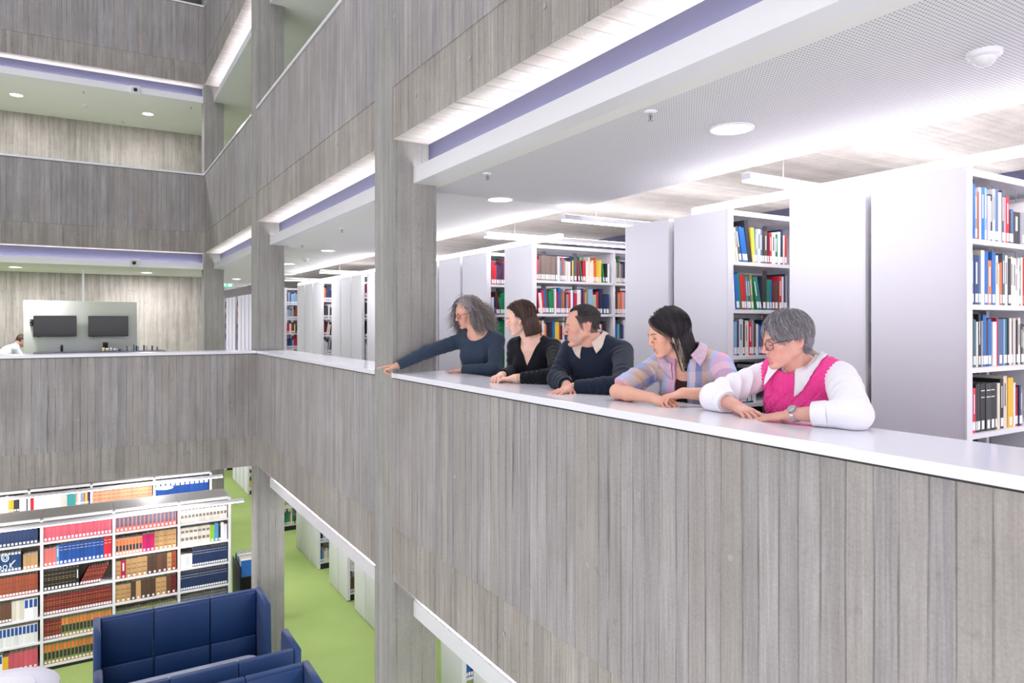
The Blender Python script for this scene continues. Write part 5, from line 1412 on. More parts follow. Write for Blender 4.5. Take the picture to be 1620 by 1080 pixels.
def straight_hair(P, e, name, N, keep, comb, steps, step, cols, mass_fn, massc, rad=0.0012, grav=1.6, stiff=0.6, wob=0.06, off=(0.006, 0.016), seed=9, blocks=None, taper=0.5, lenfn=None, hug=0.85, cut=None):
    H, g = P['H'], P['g']; rs = np.random.RandomState(seed)
    rt = scalp(N, seed, g, keep); of = rs.uniform(off[0], off[1], N) * g
    bl = blocks if blocks is not None else [(np.array([0.050, 0, -0.03]) * g, np.array([0.044, 0.060, 0.09]) * g), (np.array([-0.028, 0, -0.055]) * g, np.array([0.074, 0.080, 0.115]) * g)]
    st = rs.uniform(0.85, 1.08, (N, 1)) * step * g
    if lenfn is not None: st = st * lenfn(rt / g)[:, None]
    pa = grow(H, rt, comb, steps, st, of, grav=grav, stiff=stiff, g=g, wob=wob, seed=seed, blocks=bl, hug=hug)
    if cut is not None:
        zc = cut[0] * g + rs.uniform(-cut[1], cut[1], N) * g
        for i in range(1, pa.shape[1]):
            a_, b_ = pa[:, i - 1], pa[:, i]; m = b_[:, 2] < zc
            t = np.clip((a_[:, 2] - zc) / np.maximum(a_[:, 2] - b_[:, 2], 1e-6), 0, 1)[:, None]
            q = a_ + (b_ - a_) * t; pa[m, i] = q[m]; st_ = a_[:, 2] <= zc + 1e-7; pa[st_, i] = a_[st_]
    cc = np.array([lin(c) for c in cols]); ci = rs.randint(0, len(cc), N)
    o = strands(name, to_world(H, pa), rad, cc[ci] * rs.uniform(0.85, 1.15, (N, 1)), M_hair, e, n=4, taper=taper)
    if mass_fn:
        F = Field(H.o - 0.24, H.o + 0.24, 0.0045); mass_fn(F, H, g); V, Q = F.mesh()
        col_mesh('hair_mass', V, Q, np.tile(lin(massc), (len(V), 1)), M_hair, e)
    return rt, pa
def combB(p, n):
    d = n * 0.15; d[:, 1] += np.sign(p[:, 1]) * 0.9 * (p[:, 2] > 0.03); d[:, 0] -= 1.3 * (p[:, 0] > 0.008) * (p[:, 2] < 0.085) + 0.2; d[:, 2] -= 0.35
    return d
keepB = lambda p: ~((p[:, 0] > 0.052) & (p[:, 2] < 0.088)) & ~((p[:, 0] > 0.012) & (p[:, 2] < 0.03)) & (p[:, 2] > -0.035)
def massB(F, H, g):
    F.ell((-0.020 * g, 0, 0.036 * g), (0.093 * g, 0.079 * g, 0.088 * g), H, 0.01)
    d = H.R.T @ np.array([0, 0, -1.0])
    for y in (-1, 1):
        a = np.array([-0.034, 0.060 * y, 0.0]) * g; b = a + (d * 0.095 + np.array([-0.006, 0.004 * y, 0])) * g
        F.cap(a, b, 0.030 * g, 0.026 * g, H, 0.03)
        F.cap(a + np.array([-0.045, -0.02 * y, 0]) * g, b + np.array([-0.045, -0.02 * y, 0]) * g, 0.034 * g, 0.032 * g, H, 0.03)
    F.displace(lambda p: 0.002 * snoise((p - H.o) @ H.R * np.array([1.0, 1.0, 0.1]), 180, 3, 2), 0.01)
    F.ell((0.085 * g, 0, -0.020 * g), (0.068 * g, 0.066 * g, 0.104 * g), H, 0.006, 'sub')
straight_hair(P, e, 'bob_hair', 5200, keepB, combB, 22, 0.0125, [(62, 44, 40), (78, 56, 48), (50, 36, 34), (104, 78, 64)], massB, (46, 33, 31), rad=0.0009, off=(0.010, 0.022), wob=0.04, cut=(-0.128, 0.006), taper=0.8)
reparent(e)

# ============ man in navy sweater and tan collar
def stubC(L, C):
    hl = 0.060 - 1.1 * np.clip(np.abs(L[:, 1]) - 0.012, 0, 0.03) + 0.5 * np.clip(np.abs(L[:, 1]) - 0.055, 0, 1)
    top = (L[:, 2] > 0.058) & (L[:, 0] < hl)
    side = (L[:, 2] <= 0.066) & (L[:, 2] > -0.045 + 1.4 * np.clip(L[:, 0] + 0.005, 0, 1)) & (L[:, 0] < 0.024 + 0.3 * np.clip(L[:, 2], 0, 1))
    ear = (np.abs(L[:, 1]) > 0.064) & (np.abs(L[:, 0] + 0.019) < 0.026) & (L[:, 2] < 0.026) & (L[:, 2] > -0.045)
    m = (top | side) & ~ear & (L[:, 2] > -0.06)
    C[m] = C[m] * 0.2 + lin((66, 60, 62)) * 0.8
P, e = person(921, 516, 2.44, 80, -7, 939, 541, 2.50, 38, 14, 0.99, (211, 161, 141), (214, 134, 122), (188, 112, 108),
    'man with short dark receding hair in navy sweater over a tan collared shirt', res=0.0022, male=True, beard=True, stubble=stubC, lipw=0.55, iris='blue', brow_name='brown', lash_col=(84, 64, 58), lash=0.0007, brow_col=(96, 74, 64), gaze=(1, 0.0, -0.3))
Cc = P; SR, SL = shoulder(P, -1, 0.178), shoulder(P, 1, 0.178)
arL = arm('L', SL, (2.36, 2.79, 1.13), (2.205, 3.015, 1.108), (-0.19, -0.02, -0.03), (0.0, 0.02, 1), curls=[(4, 6, 4), (4, 8, 4), (5, 8, 5), (6, 10, 6)], spread=4, thumb=(22, 8), hg=0.98)
arR = arm('R', SR, (2.30, 3.30, 1.13), (2.225, 3.10, 1.112), (-0.10, -0.16, -0.03), (0.0, 0.02, 1), curl=(8, 12, 8), spread=4, thumb=(22, 8), hg=0.98)
P['arms'] = [arR, arL]
V, Q, C = sculpt_skin(P); col_mesh('body', V, Q, C, M_skin, e); eyes(P, e); brow(P, e)
M_navy = knit('navy_fine_knit', srgb(26, 36, 52), 420)
F = Field(*bounds(P, 0.14), 0.0042); torso_vol(F, P['T'], P['g'], 0.012, True)
for a in P['arms']: sleeve(F, a, 0.014, P['g'], 0.93)
F.displace(lambda p: wrinkles(p, arR['S'], arR['E'], 0.008, 0.055, 21, 0.1) + wrinkles(p, arR['E'], arR['W'], 0.008, 0.04, 22) + wrinkles(p, arL['S'], arL['E'], 0.008, 0.05, 23) + wrinkles(p, arL['E'], arL['W'], 0.008, 0.04, 24) + 0.004 * snoise(p, 14, 23))
T = P['T']; F.cap(T.w((-0.01, 0, -0.02)), T.w((0.035, 0, 0.12)), 0.070, 0.10, WORLD, 0.006, 'sub')
V, Q = F.mesh(); np_mesh('sweater', V, Q, M_navy, e); legs(P, e, M_beige_tr, M_shoe)
collar(T, P['H'], e, plain('tan_shirt_cotton', srgb(206, 190, 178), 0.8, noise=0.05, nscale=300), 'shirt_collar', rn=0.066, stand=0.036, fall=0.040, tip=0.042, lift=0.03, field=F)
hlC = lambda p: 0.060 - 1.1 * np.clip(np.abs(p[:, 1]) - 0.012, 0, 0.03) + 0.5 * np.clip(np.abs(p[:, 1]) - 0.055, 0, 1)     # receding front line
def combC(p, n): d = np.zeros_like(p); d[:, 0] = -0.75; d[:, 1] = -0.45; d[:, 2] = 0.05; return d
keepC = lambda p: (p[:, 2] > 0.058) & (p[:, 0] < hlC(p))
straight_hair(P, e, 'short_hair', 5200, keepC, combC, 6, 0.0060, [(44, 40, 44), (60, 54, 58), (34, 32, 36), (84, 78, 80)], None, None, rad=0.0007, grav=0.25, off=(0.003, 0.010), seed=12, wob=0.10, hug=1.0)
keepC2 = lambda p: (p[:, 2] < 0.066) & (p[:, 2] > -0.040 + 1.4 * np.clip(p[:, 0] + 0.005, 0, 1)) & (p[:, 0] < 0.024 + 0.3 * np.clip(p[:, 2], 0, 1)) & ~((np.abs(p[:, 0] + 0.019) < 0.027) & (p[:, 2] < 0.026))
def combC2(p, n): d = np.zeros_like(p); d[:, 0] = -0.6; d[:, 2] = -0.8; return d
straight_hair(P, e, 'cropped_sides', 5200, keepC2, combC2, 3, 0.0045, [(70, 64, 66), (96, 88, 88), (56, 52, 54)], None, None, rad=0.0006, grav=0.5, off=(0.0012, 0.004), seed=13, wob=0.08, hug=1.0)
reparent(e)

# ============ woman with black hair and open checked shirt
P, e = person(1056, 527, 2.40, 66, -16, 1088, 562, 2.47, 35, 16, 0.94, (224, 172, 148), (222, 140, 126), (180, 84, 86),
    'smiling woman with long black and blond-streaked hair in an open pastel checked shirt', res=0.0020, iris='brown', brow_name='black', lash_col=(20, 16, 18), lash=0.0013, brow_col=(38, 30, 30), brow_w=1.2, lipw=0.9, gaze=(1, 0.1, -0.35), lid=(160, 100, 92))
D = P; SR, SL = shoulder(P, -1), shoulder(P, 1)
arR = arm('R', SR, (2.175, 2.615, 1.122), (2.185, 2.385, 1.112), (0.02, -0.19, -0.02), (-0.25, 0.02, 1), curls=[(20, 28, 16), (24, 30, 18), (26, 32, 18), (28, 34, 20)], spread=3, thumb=(15, 15))
arL = arm('L', SL, (2.455, 2.155, 1.128), (2.255, 2.265, 1.140), (-0.135, 0.075, -0.035), (-0.1, 0.15, 1), curls=[(36, 44, 26), (40, 50, 30), (42, 52, 30), (46, 54, 32)], spread=4, thumb=(10, 25))
P['arms'] = [arR, arL]
V, Q, C = sculpt_skin(P); col_mesh('body', V, Q, C, M_skin, e); eyes(P, e); brow(P, e)
T = P['T']
F = Field(*bounds(P, 0.08), 0.005); torso_vol(F, T, P['g'], 0.004)
F.cap(T.w((-0.01, 0, -0.03)), T.w((0.03, 0, 0.12)), 0.075, 0.10, WORLD, 0.005, 'sub'); F.ell((0.09, 0, -0.03), (0.06, 0.075, 0.072), T, 0.01, 'sub')
V, Q = F.mesh(); np_mesh('brown_top', V, Q, knit('dark_brown_jersey', srgb(58, 38, 36), 500, 0.1), e)
F = Field(*bounds(P), 0.0032); torso_vol(F, T, P['g'], 0.013)
for a in P['arms']:
    c = a['S'] * 0.10 + a['E'] * 0.90; u = unit(a['E'] - a['S']); F.cap(a['S'], c, 0.062, 0.060, WORLD, 0.02)
    F.fn(c - 0.09, c + 0.09, lambda x, y, z: np.maximum(-x, np.sqrt(x * x + y * y + z * z) - 0.085), 0.0, 'sub', Frame(c, u, (1, 0, 0)))
F.displace(lambda p: wrinkles(p, arR['S'], arR['E'], 0.009, 0.05, 31, 0.0) + wrinkles(p, arL['S'], arL['E'], 0.009, 0.045, 33, 0.0) + 0.005 * snoise(p, 15, 33))
F.cap(T.w((-0.01, 0, -0.02)), T.w((0.03, 0, 0.12)), 0.060, 0.085, WORLD, 0.005, 'sub')
F.fn(T.o - 0.5, T.o + 0.5, lambda x, y, z: np.maximum(np.abs(y + 0.006) - (0.030 + 0.05 * np.clip(0.06 + z, 0, 0.2)), 0.005 - x), 0.004, 'sub', T)
V, Q = F.mesh(); L = (V - T.o) @ T.R
pal = np.array([lin(c) for c in ((150, 170, 212), (222, 164, 190), (112, 130, 178), (192, 164, 146), (166, 182, 218), (206, 196, 206), (222, 170, 194), (196, 168, 148))])
def stripe(v, w, seed): k = np.floor(v / w).astype(int); return pal[(k * 5 + seed) % len(pal)]
C = stripe(L[:, 1] + 0.3, 0.028, 1)
for a in (arR, arL):
    ab = a['E'] - a['S']; Ln = np.linalg.norm(ab); u = ab / Ln; s_ = (V - a['S']) @ u; r = V - a['S'] - np.outer(s_, u)
    e1 = unit(np.cross(u, [0.2, 0.3, 0.9])); e2 = np.cross(u, e1); th = np.arctan2(r @ e2, r @ e1)
    near = (np.linalg.norm(r, axis=1) < 0.075) & (s_ > 0.01) & (np.abs(L[:, 1]) > 0.13)
    cs = 0.6 * stripe(th + 4, 0.75, 2) + 0.4 * stripe(s_ + 1, 0.05, 4); C[near] = cs[near]
hz = 0.75 * C + 0.25 * stripe(L[:, 2] + 1, 0.05, 3); C = np.where((np.abs(L[:, 1]) < 0.13)[:, None], hz, C)
M_check = attr_mat('checked_cotton', 0.8)
col_mesh('checked_shirt', V, Q, C, M_check, e)
Mc = plain('pink_blue_collar', srgb(200, 172, 192), 0.8, noise=0.12, nscale=60)
collar(T, P['H'], e, Mc, 'shirt_collar', rn=0.066, stand=0.034, fall=0.036, tip=0.040, gap=34, lift=0.024, open_=0.012, field=F)
for y in (-1, 1):
    patch(F, Frame(T.w((0.115, 0.088 * y, -0.19)), T.x, T.z), -0.038, 0.038, -0.06, 0.025, 'chest_pocket', plain('blue_pocket_cotton', srgb(160, 172, 206), 0.8, noise=0.1, nscale=80), e)
    patch(F, Frame(T.w((0.115, 0.088 * y, -0.165)), T.x, T.z), -0.040, 0.040, -0.014, 0.016, 'pocket_flap', plain('taupe_flap_cotton', srgb(182, 160, 152), 0.8), e, 0.0055)
# thin gold chain
m = MB(); pts = []
for k in range(25):
    t = -1 + 2 * k / 24; pts.append(T.w((0.072 + 0.045 * (1 - abs(t)), 0.055 * t, -0.205 + 0.19 * abs(t) ** 1.2)))
m.tube(pts, 0.0009, 5).build('necklace', plain('gold_chain', srgb(206, 170, 96), 0.3, metal=1.0), e)
def combD(p, n):
    d = n * 0.12; d[:, 1] += np.where(p[:, 1] > -0.03, 0.8, -0.8) * (p[:, 2] > 0.03); d[:, 0] -= 1.2 * (p[:, 0] > 0.014) * (p[:, 2] < 0.075) + 0.2; d[:, 2] -= 0.3
    return d
def massD(F, H, g):
    massB(F, H, g)
    d = H.R.T @ np.array([0, 0, -1.0])
    for y in (-1, 1):
        a = np.array([-0.04, 0.060 * y, -0.05]) * g; F.cap(a, a + (d * 0.10) * g, 0.026 * g, 0.014 * g, H, 0.02)
    F.ell((0.085 * g, 0, -0.020 * g), (0.068 * g, 0.066 * g, 0.104 * g), H, 0.006, 'sub')
straight_hair(P, e, 'long_hair', 5600, keepB, combD, 22, 0.0150, [(30, 26, 32), (40, 34, 40), (22, 20, 26), (58, 50, 58)], massD, (26, 23, 28), seed=19, grav=1.5, rad=0.0009, off=(0.010, 0.022), wob=0.05, cut=(-0.170, 0.028), taper=0.7)
kb = lambda p: (np.abs(p[:, 1]) > 0.05) & (p[:, 2] < 0.025) & (p[:, 2] > -0.015) & (p[:, 0] < 0.014) & (p[:, 0] > -0.004)
straight_hair(P, e, 'blond_streak', 260, kb, combD, 20, 0.0138, [(226, 208, 180), (204, 184, 158)], None, None, seed=21, off=(0.021, 0.026), grav=2.0, rad=0.0009, cut=(-0.178, 0.02))
reparent(e)

# ============ woman with short grey hair, pink knitted vest over a white shirt
P, e = person(1244, 538, 2.40, 62, -11, 1264, 574, 2.50, 56, 16, 0.945, (216, 164, 148), (222, 136, 128), (196, 102, 104),
    'woman with short grey hair, dark glasses and pink cable-knit vest over a white shirt', res=0.0020, iris='green', brow_name='plum', lash_col=(60, 44, 46), brow_col=(120, 96, 92), gaze=(1, 0.1, -0.3))
Ee = P; SR, SL = shoulder(P, -1, 0.172), shoulder(P, 1, 0.172)
arR = arm('R', SR, (2.275, 2.10, 1.137), (2.235, 1.945, 1.118), (-0.045, -0.155, -0.035), (-0.15, -0.05, 1), curls=[(8, 16, 10), (10, 18, 10), (12, 18, 10), (14, 20, 12)], spread=7, thumb=(26, 10))
arL = arm('L', SL, (2.285, 1.475, 1.135), (2.205, 1.665, 1.116), (-0.015, 0.17, -0.035), (-0.2, -0.03, 1), curls=[(3, 6, 4), (3, 6, 4), (4, 8, 4), (5, 8, 5)], spread=3, thumb=(16, 8))
P['arms'] = [arR, arL]
V, Q, C = sculpt_skin(P); col_mesh('body', V, Q, C, M_skin, e); eyes(P, e); brow(P, e); glasses(P, e, (52, 34, 62), 0.0245, 0.0195)
T = P['T']; M_wcot = plain('white_cotton', srgb(238, 238, 244), 0.75, bump=0.15, nscale=500)
F = Field(*bounds(P, 0.13), 0.004); torso_vol(F, T, P['g'], 0.006)
F.cap(SR, arR['E'], 0.060, 0.058, WORLD, 0.02); F.cap(arR['E'], arR['E'] * 0.45 + arR['W'] * 0.55, 0.056, 0.046, WORLD, 0.02)
F.cap(SL, arL['E'], 0.062, 0.062, WORLD, 0.02); F.cap(arL['E'], arL['E'] * 0.45 + arL['W'] * 0.55, 0.058, 0.045, WORLD, 0.02)
F.displace(lambda p: wrinkles(p, arR['S'], arR['E'], 0.016, 0.06, 41, 0.0) + wrinkles(p, arL['S'], arL['E'], 0.018, 0.06, 43, 0.0) + wrinkles(p, arL['E'], arL['W'], 0.012, 0.05, 45, 0.0, 0.4) + 0.006 * snoise(p, 20, 43))
for a in (arR, arL):
    c = a['E'] * 0.42 + a['W'] * 0.58; u = unit(a['W'] - a['E'])
    F.fn(c - 0.09, c + 0.09, lambda x, y, z: np.maximum(-x, np.sqrt(x * x + y * y + z * z) - 0.085), 0.0, 'sub', Frame(c, u, ZV))
F.fn(F.lo, F.lo + F.n * F.res, lambda x, y, z: np.maximum(z - (CZ + 0.001), x - 2.36), 0.0, 'sub')
F.cap(T.w((-0.01, 0, -0.02)), T.w((0.03, 0, 0.12)), 0.058, 0.09, WORLD, 0.005, 'sub')
V, Q = F.mesh(); np_mesh('white_shirt', V, Q, M_wcot, e)
for a in (arR, arL):     # turned-back cuffs
    u = unit(a['W'] - a['E']); c0 = a['E'] * 0.62 + a['W'] * 0.38; c1 = a['E'] * 0.36 + a['W'] * 0.64; m = MB(); rings = []
    f_ = Frame(c0, u, ZV)
    for t, r in ((0, 0.049), (0.2, 0.053), (0.95, 0.049), (1.0, 0.047), (0.9, 0.042), (0.3, 0.040)):
        c = c0 + (c1 - c0) * t
        rings.append([np.array([*(c + f_.y * r * math.cos(q) * 1.05 + f_.z * r * math.sin(q) * 0.92)[:2], max(CZ + 0.002, (c + f_.y * r * math.cos(q) + f_.z * r * math.sin(q) * 0.92)[2])]) for q in [2 * math.pi * i / 28 for i in range(28)]])
    m.loft(rings, False, False).build('turned_cuff', M_wcot, e)
F = Field(*bounds(P, 0.06), 0.0028); torso_vol(F, T, P['g'], 0.019)
for s_, a in ((1, arL), (-1, arR)):
    F.fn(a['S'] - 0.2, a['S'] + 0.2, lambda x, y, z, s_=s_: np.maximum((0.158 - s_ * y) , z - 0.2) , 0.004, 'sub', T)
def cable(p):
    L = (p - T.o) @ T.R; y, z, x = L[:, 1], L[:, 2], L[:, 0]
    ph = y / 0.040
    a_ = 0.0075 * (np.abs(np.sin(np.pi * ph + 0.9 * np.sin(2 * np.pi * z / 0.062 + np.floor(ph + 0.5) * 2.0))) - 0.5) + 0.0020 * np.sin(2 * np.pi * (z / 0.016 + np.abs(((ph * 2) % 1.0) - 0.5) * 2))
    rn_ = np.sqrt((x - 0.01) ** 2 + y ** 2); th = np.arctan2(y, x - 0.01)
    band = (z > -0.085) & (rn_ < 0.115) & (x > -0.2)
    rib = 0.0022 * np.sin(th * 44)
    side = np.abs(y) > 0.130; ribs = 0.0022 * np.sin(2 * np.pi * np.arctan2(x, z + 0.13) * 8)
    return -np.where(side, ribs, np.where(band, rib, a_))
F.displace(cable, 0.014)
F.cap(T.w((-0.01, 0, -0.02)), T.w((0.035, 0, 0.12)), 0.076, 0.12, WORLD, 0.004, 'sub')
V, Q = F.mesh(); np_mesh('cable_knit_vest', V, Q, knit('pink_wool', srgb(242, 74, 158), 500, 0.2), e)
collar(T, P['H'], e, M_wcot, 'shirt_collar', rn=0.058, stand=0.040, fall=0.046, tip=0.080, gap=20, lift=0.034, open_=0.012, field=F)
legs(P, e, M_beige_tr, M_shoe)
# wrist watch, earring, rings
u = unit(arL['dir']); c = arL['W'] * 0.93 + arL['E'] * 0.07; fr = Frame(c, u, arL['back'])
wm = plain('watch_steel', srgb(196, 198, 202), 0.25, metal=0.9)
m = MB()
for k in range(18):
    a = 2 * math.pi * k / 18
    M = fr.mat() @ Matrix.Rotation(a, 4, 'X') @ Matrix.Translation((0, 0, 0.0275))
    m.rbox(-0.008, -0.0044, -0.0015, 0.008, 0.0044, 0.0015, 0.001, M=M, seg=1)
o = m.build('wrist_watch', wm, e, label='steel wrist watch')
MB().lathe([(0.014, 0.0), (0.0155, 0.003), (0.0155, 0.006), (0.013, 0.008)], n=24, M=fr.mat() @ Matrix.Rotation(-0.5, 4, 'X') @ Matrix.Translation((0, 0, 0.0265))).build('watch_case', wm, o)
fe = P['H'].w(np.array((-0.016, 0.078, -0.037)) * P['g'])
MB().lathe([(0.0001, -0.003), (0.003, 0), (0.0001, 0.003)], c=tuple(fe), n=10).build('earring', wm, e)
def combE(p, n):
    d = np.zeros_like(p); fr_ = p[:, 0] > -0.055
    d[:, 0] = np.where(fr_, 0.75 * np.tanh((p[:, 0] + 0.055) / 0.03), 0.5 * np.tanh((p[:, 0] + 0.055) / 0.03)); d[:, 1] = np.where(fr_, 0.35 + 0.3 * np.sign(p[:, 1]), np.sign(p[:, 1]) * 0.3); d[:, 2] = np.where(fr_, -0.25, -0.7)
    side = np.abs(p[:, 1]) > 0.05; d[side, 0] = -0.15; d[side, 2] = -0.9
    return d
keepE = lambda p: ~((p[:, 0] > 0.066) & (p[:, 2] < 0.078)) & ~((p[:, 0] > 0.004) & (p[:, 2] < 0.03)) & (p[:, 2] > -0.045 - 0.6 * np.clip(p[:, 0], -0.1, 0.0) * 0) & ~((np.abs(p[:, 0] + 0.02) < 0.028) & (p[:, 2] < 0.022))
def massE(F, H, g):
    F.ell((-0.014 * g, 0, 0.042 * g), (0.099 * g, 0.080 * g, 0.092 * g), H, 0.01); F.ell((-0.062 * g, 0, -0.010 * g), (0.052 * g, 0.066 * g, 0.055 * g), H, 0.02)
    F.displace(lambda p: 0.0025 * snoise((p - H.o) @ H.R * np.array([0.35, 1.0, 0.35]), 190, 3, 2), 0.01)
    F.ell((0.094 * g, 0, -0.018 * g), (0.074 * g, 0.080 * g, 0.074 * g), H, 0.006, 'sub')
    for y in (-1, 1): F.ell((-0.012 * g, 0.088 * y * g, -0.022 * g), (0.030 * g, 0.03 * g, 0.046 * g), H, 0.006, 'sub')
straight_hair(P, e, 'short_hair', 7000, keepE, combE, 9, 0.0064, [(128, 126, 134), (150, 148, 156), (108, 106, 114), (182, 178, 182), (140, 132, 130)], massE, (122, 119, 126), rad=0.0008, grav=0.5, off=(0.008, 0.018), seed=29, wob=0.12, hug=1.0, blocks=[], lenfn=lambda p: np.where(np.abs(p[:, 1]) > 0.055, 0.55, 1.0) * np.where(p[:, 2] < -0.01, 0.7, 1.0))
reparent(e)
# ---------------------------------------------------------------- blue high-backed booths on the lower level
M_blue = plain('navy_upholstery', srgb(14, 54, 106), 0.55, noise=0.06, nscale=250, sheen=0.08)
M_piping = plain('blue_edge_felt', srgb(96, 118, 170), 0.7, sheen=0.3)
ZL = -LVL
def pad(m, x0, y0, z0, x1, y1, z1, r=0.02, M=None): m.rbox(x0, y0, z0, x1, y1, z1, r, M=M, seg=3)
def booth(x0, x1, yb, facing, lab, h=1.35, wing=0.60):
    """facing +1: opens away from the camera, -1: opens towards it; yb: outer face of the back"""
    e = empty('booth_sofa', ((x0 + x1) / 2, yb + facing * 0.35, ZL), 0, lab, 'sofa', 'blue high-backed booths')
    cx, cy = (x0 + x1) / 2, yb + facing * 0.35
    def Y(a): return yb + facing * a - cy
    def B(name, xa, ya, za, xb, yb_, zb, mat, r=0.02, par=e):
        a, b = sorted((Y(ya), Y(yb_))); m = MB(); pad(m, xa - cx, a, za, xb - cx, b, zb, r); return m.build(name, mat, par)
    n = 3; w = (x1 - x0) / n
    for i in range(n):
        a, b = x0 + i * w, x0 + (i + 1) * w
        B('back_panel', a + (0.075 if i == 0 else 0.002), 0.0, 0.12, b - (0.075 if i == n - 1 else 0.002), 0.075, h, M_blue, 0.018)
        B('back_cushion', a + (0.08 if i == 0 else 0.004), 0.078, 0.46, b - (0.08 if i == n - 1 else 0.004), 0.135, 0.80, M_blue, 0.025)
        B('upper_cushion', a + (0.08 if i == 0 else 0.004), 0.078, 0.805, b - (0.08 if i == n - 1 else 0.004), 0.105, h - 0.02, M_blue, 0.012)
    for a, b in ((x0, x0 + 0.073), (x1 - 0.073, x1)):
        # wing with a sloping, rounded front
        m = MB(); prof = [(0.0, 0.12), (wing + 0.06, 0.12), (wing + 0.06, 0.62), (wing + 0.02, 0.95), (wing, h - 0.05), (wing - 0.03, h), (0.0, h)]
        rings = []
        for t, ins in ((0.0, 0.012), (0.006, 0.003), (0.014, 0.0), (0.059, 0.0), (0.067, 0.003), (0.073, 0.012)):
            cyy, czz = 0.3, 0.7
            rings.append([(a + t - cx, Y(y + (ins if y < cyy else -ins)), z + (ins if z < czz else -ins)) for y, z in prof])
        m.loft(rings, True, True, 0, True); m.build('wing', M_blue, e)
    B('seat', x0 + 0.08, 0.08, 0.28, x1 - 0.08, 0.62, 0.46, M_blue, 0.03)
    B('plinth', x0 + 0.12, 0.08, 0.10, x1 - 0.12, 0.56, 0.28, M_black, 0.01)
    for xx in (x0 + 0.15, x1 - 0.15):
        for yy in (0.12, 0.5): MB().tube([(xx - cx, Y(yy), 0.001), (xx - cx, Y(yy), 0.11)], 0.018, 10).build('leg', M_black, e)
    return e
booth(0.05, 1.90, 9.36, -1, 'blue high-backed booth facing the camera, largest and farthest of the three', wing=0.58)
booth(0.05, 1.90, 7.36, +1, 'middle blue booth seen from behind, wrapped round the grey table', wing=0.60)
booth(0.05, 1.90, 7.08, -1, 'nearest blue booth, only its top corner showing at the bottom edge of the photo', wing=0.58)
t = empty('booth_table', (0.97, 8.58, ZL), 0, 'long grey rounded tabletop between the two facing blue booths', 'table')
m = MB(); ring = []
L_, W_ = 0.80, 0.26
for z, ins in ((0.0, 0.004), (0.003, 0.0), (0.025, 0.0), (0.028, 0.004)):
    pts = []
    for cx_, a0 in ((L_ - 0.16, -90), (-L_ + 0.16, 90)):
        for k in range(13):
            a = math.radians(a0 + 15 * k); sx = 1
            pts.append((cx_ + (0.16 - ins) * math.cos(a), (W_ - ins) * math.sin(a), 0.72 + z))
    ring.append(pts)
m.loft(ring).build('tabletop', plain('light_grey_laminate', srgb(178, 184, 204), 0.5), t)
for x in (-0.45, 0.45):
    MB().tube([(x, 0, 0.02), (x, 0, 0.72)], 0.03, 14).build('leg', M_steel, t); MB().rbox(x - 0.06, -0.2, 0.0, x + 0.06, 0.2, 0.02, 0.01).build('foot', M_steel, t)
# round white table with a sunken centre
t = empty('round_table', (-0.84, 9.35, ZL), 0, 'round white table with a raised centre disc, cut off by the bottom left corner', 'table')
MB().lathe([(0.0, 0.70), (0.50, 0.70), (0.565, 0.716), (0.575, 0.728), (0.57, 0.74), (0.40, 0.742), (0.0, 0.742)], n=64).build('tabletop', plain('white_laminate', srgb(198, 200, 214), 0.45), t)
MB().lathe([(0.33, 0.742), (0.345, 0.744), (0.345, 0.762), (0.335, 0.766), (0.0, 0.766)], n=64, cap0=False).build('centre_disc', plain('white_disc', srgb(216, 217, 226), 0.4), t)
MB().lathe([(0.28, 0.0), (0.28, 0.012), (0.06, 0.03), (0.045, 0.06), (0.045, 0.70)], n=32).build('pedestal', M_white, t)
# black book trolley
c = empty('book_trolley', (2.20, 11.55, ZL), 0, 'black book trolley loaded with green and blue books beside the column', 'trolley')
M_tr = plain('black_trolley_steel', srgb(26, 28, 34), 0.45)
for sx in (-0.22, 0.22): MB().box(sx - 0.01, -0.3, 0.1, sx + 0.01, 0.3, 1.02).build('side_panel', M_tr, c)
MB().box(-0.21, -0.012, 0.12, 0.21, 0.012, 0.84).build('divider', M_tr, c)
for z in (0.14, 0.5, 0.84): MB().box(-0.21, -0.29, z, 0.21, 0.29, z + 0.015).build('shelf', M_tr, c)
for sx in (-0.18, 0.18):
    for sy in (-0.25, 0.25): MB().tube([(sx - 0.012, sy, 0.045), (sx + 0.012, sy, 0.045)], 0.044, 14).build('wheel', M_black, c)
r3 = random.Random(2); x = 2.02; cols6 = ['blue', 'cream', 'brown', 'grey', 'slate', 'dark green', 'dark green', 'teal', 'white', 'dark green', 'navy', 'green', 'teal']
ylist = 11.28
for i, nm in enumerate(cols6):
    w = 0.030; cm, pm = BB(), MB(); MI = Matrix.Identity(4)
    book_geo(cm, pm, None, MI, w, 0.25, 0.24, nm, None, 0)
    o = cm.buildc('book', label='%s book, %s from the front of the row on the black trolley' % (nm, ORDN(i + 1)), cat='book', group='books on the black trolley')
    o.matrix_world = Matrix.Translation((2.0, 11.30 + i * 0.040, ZL + 0.8556)) @ Matrix.Rotation(math.radians(-90), 4, 'Z')
    pm.build('page_block', M_pages, o)

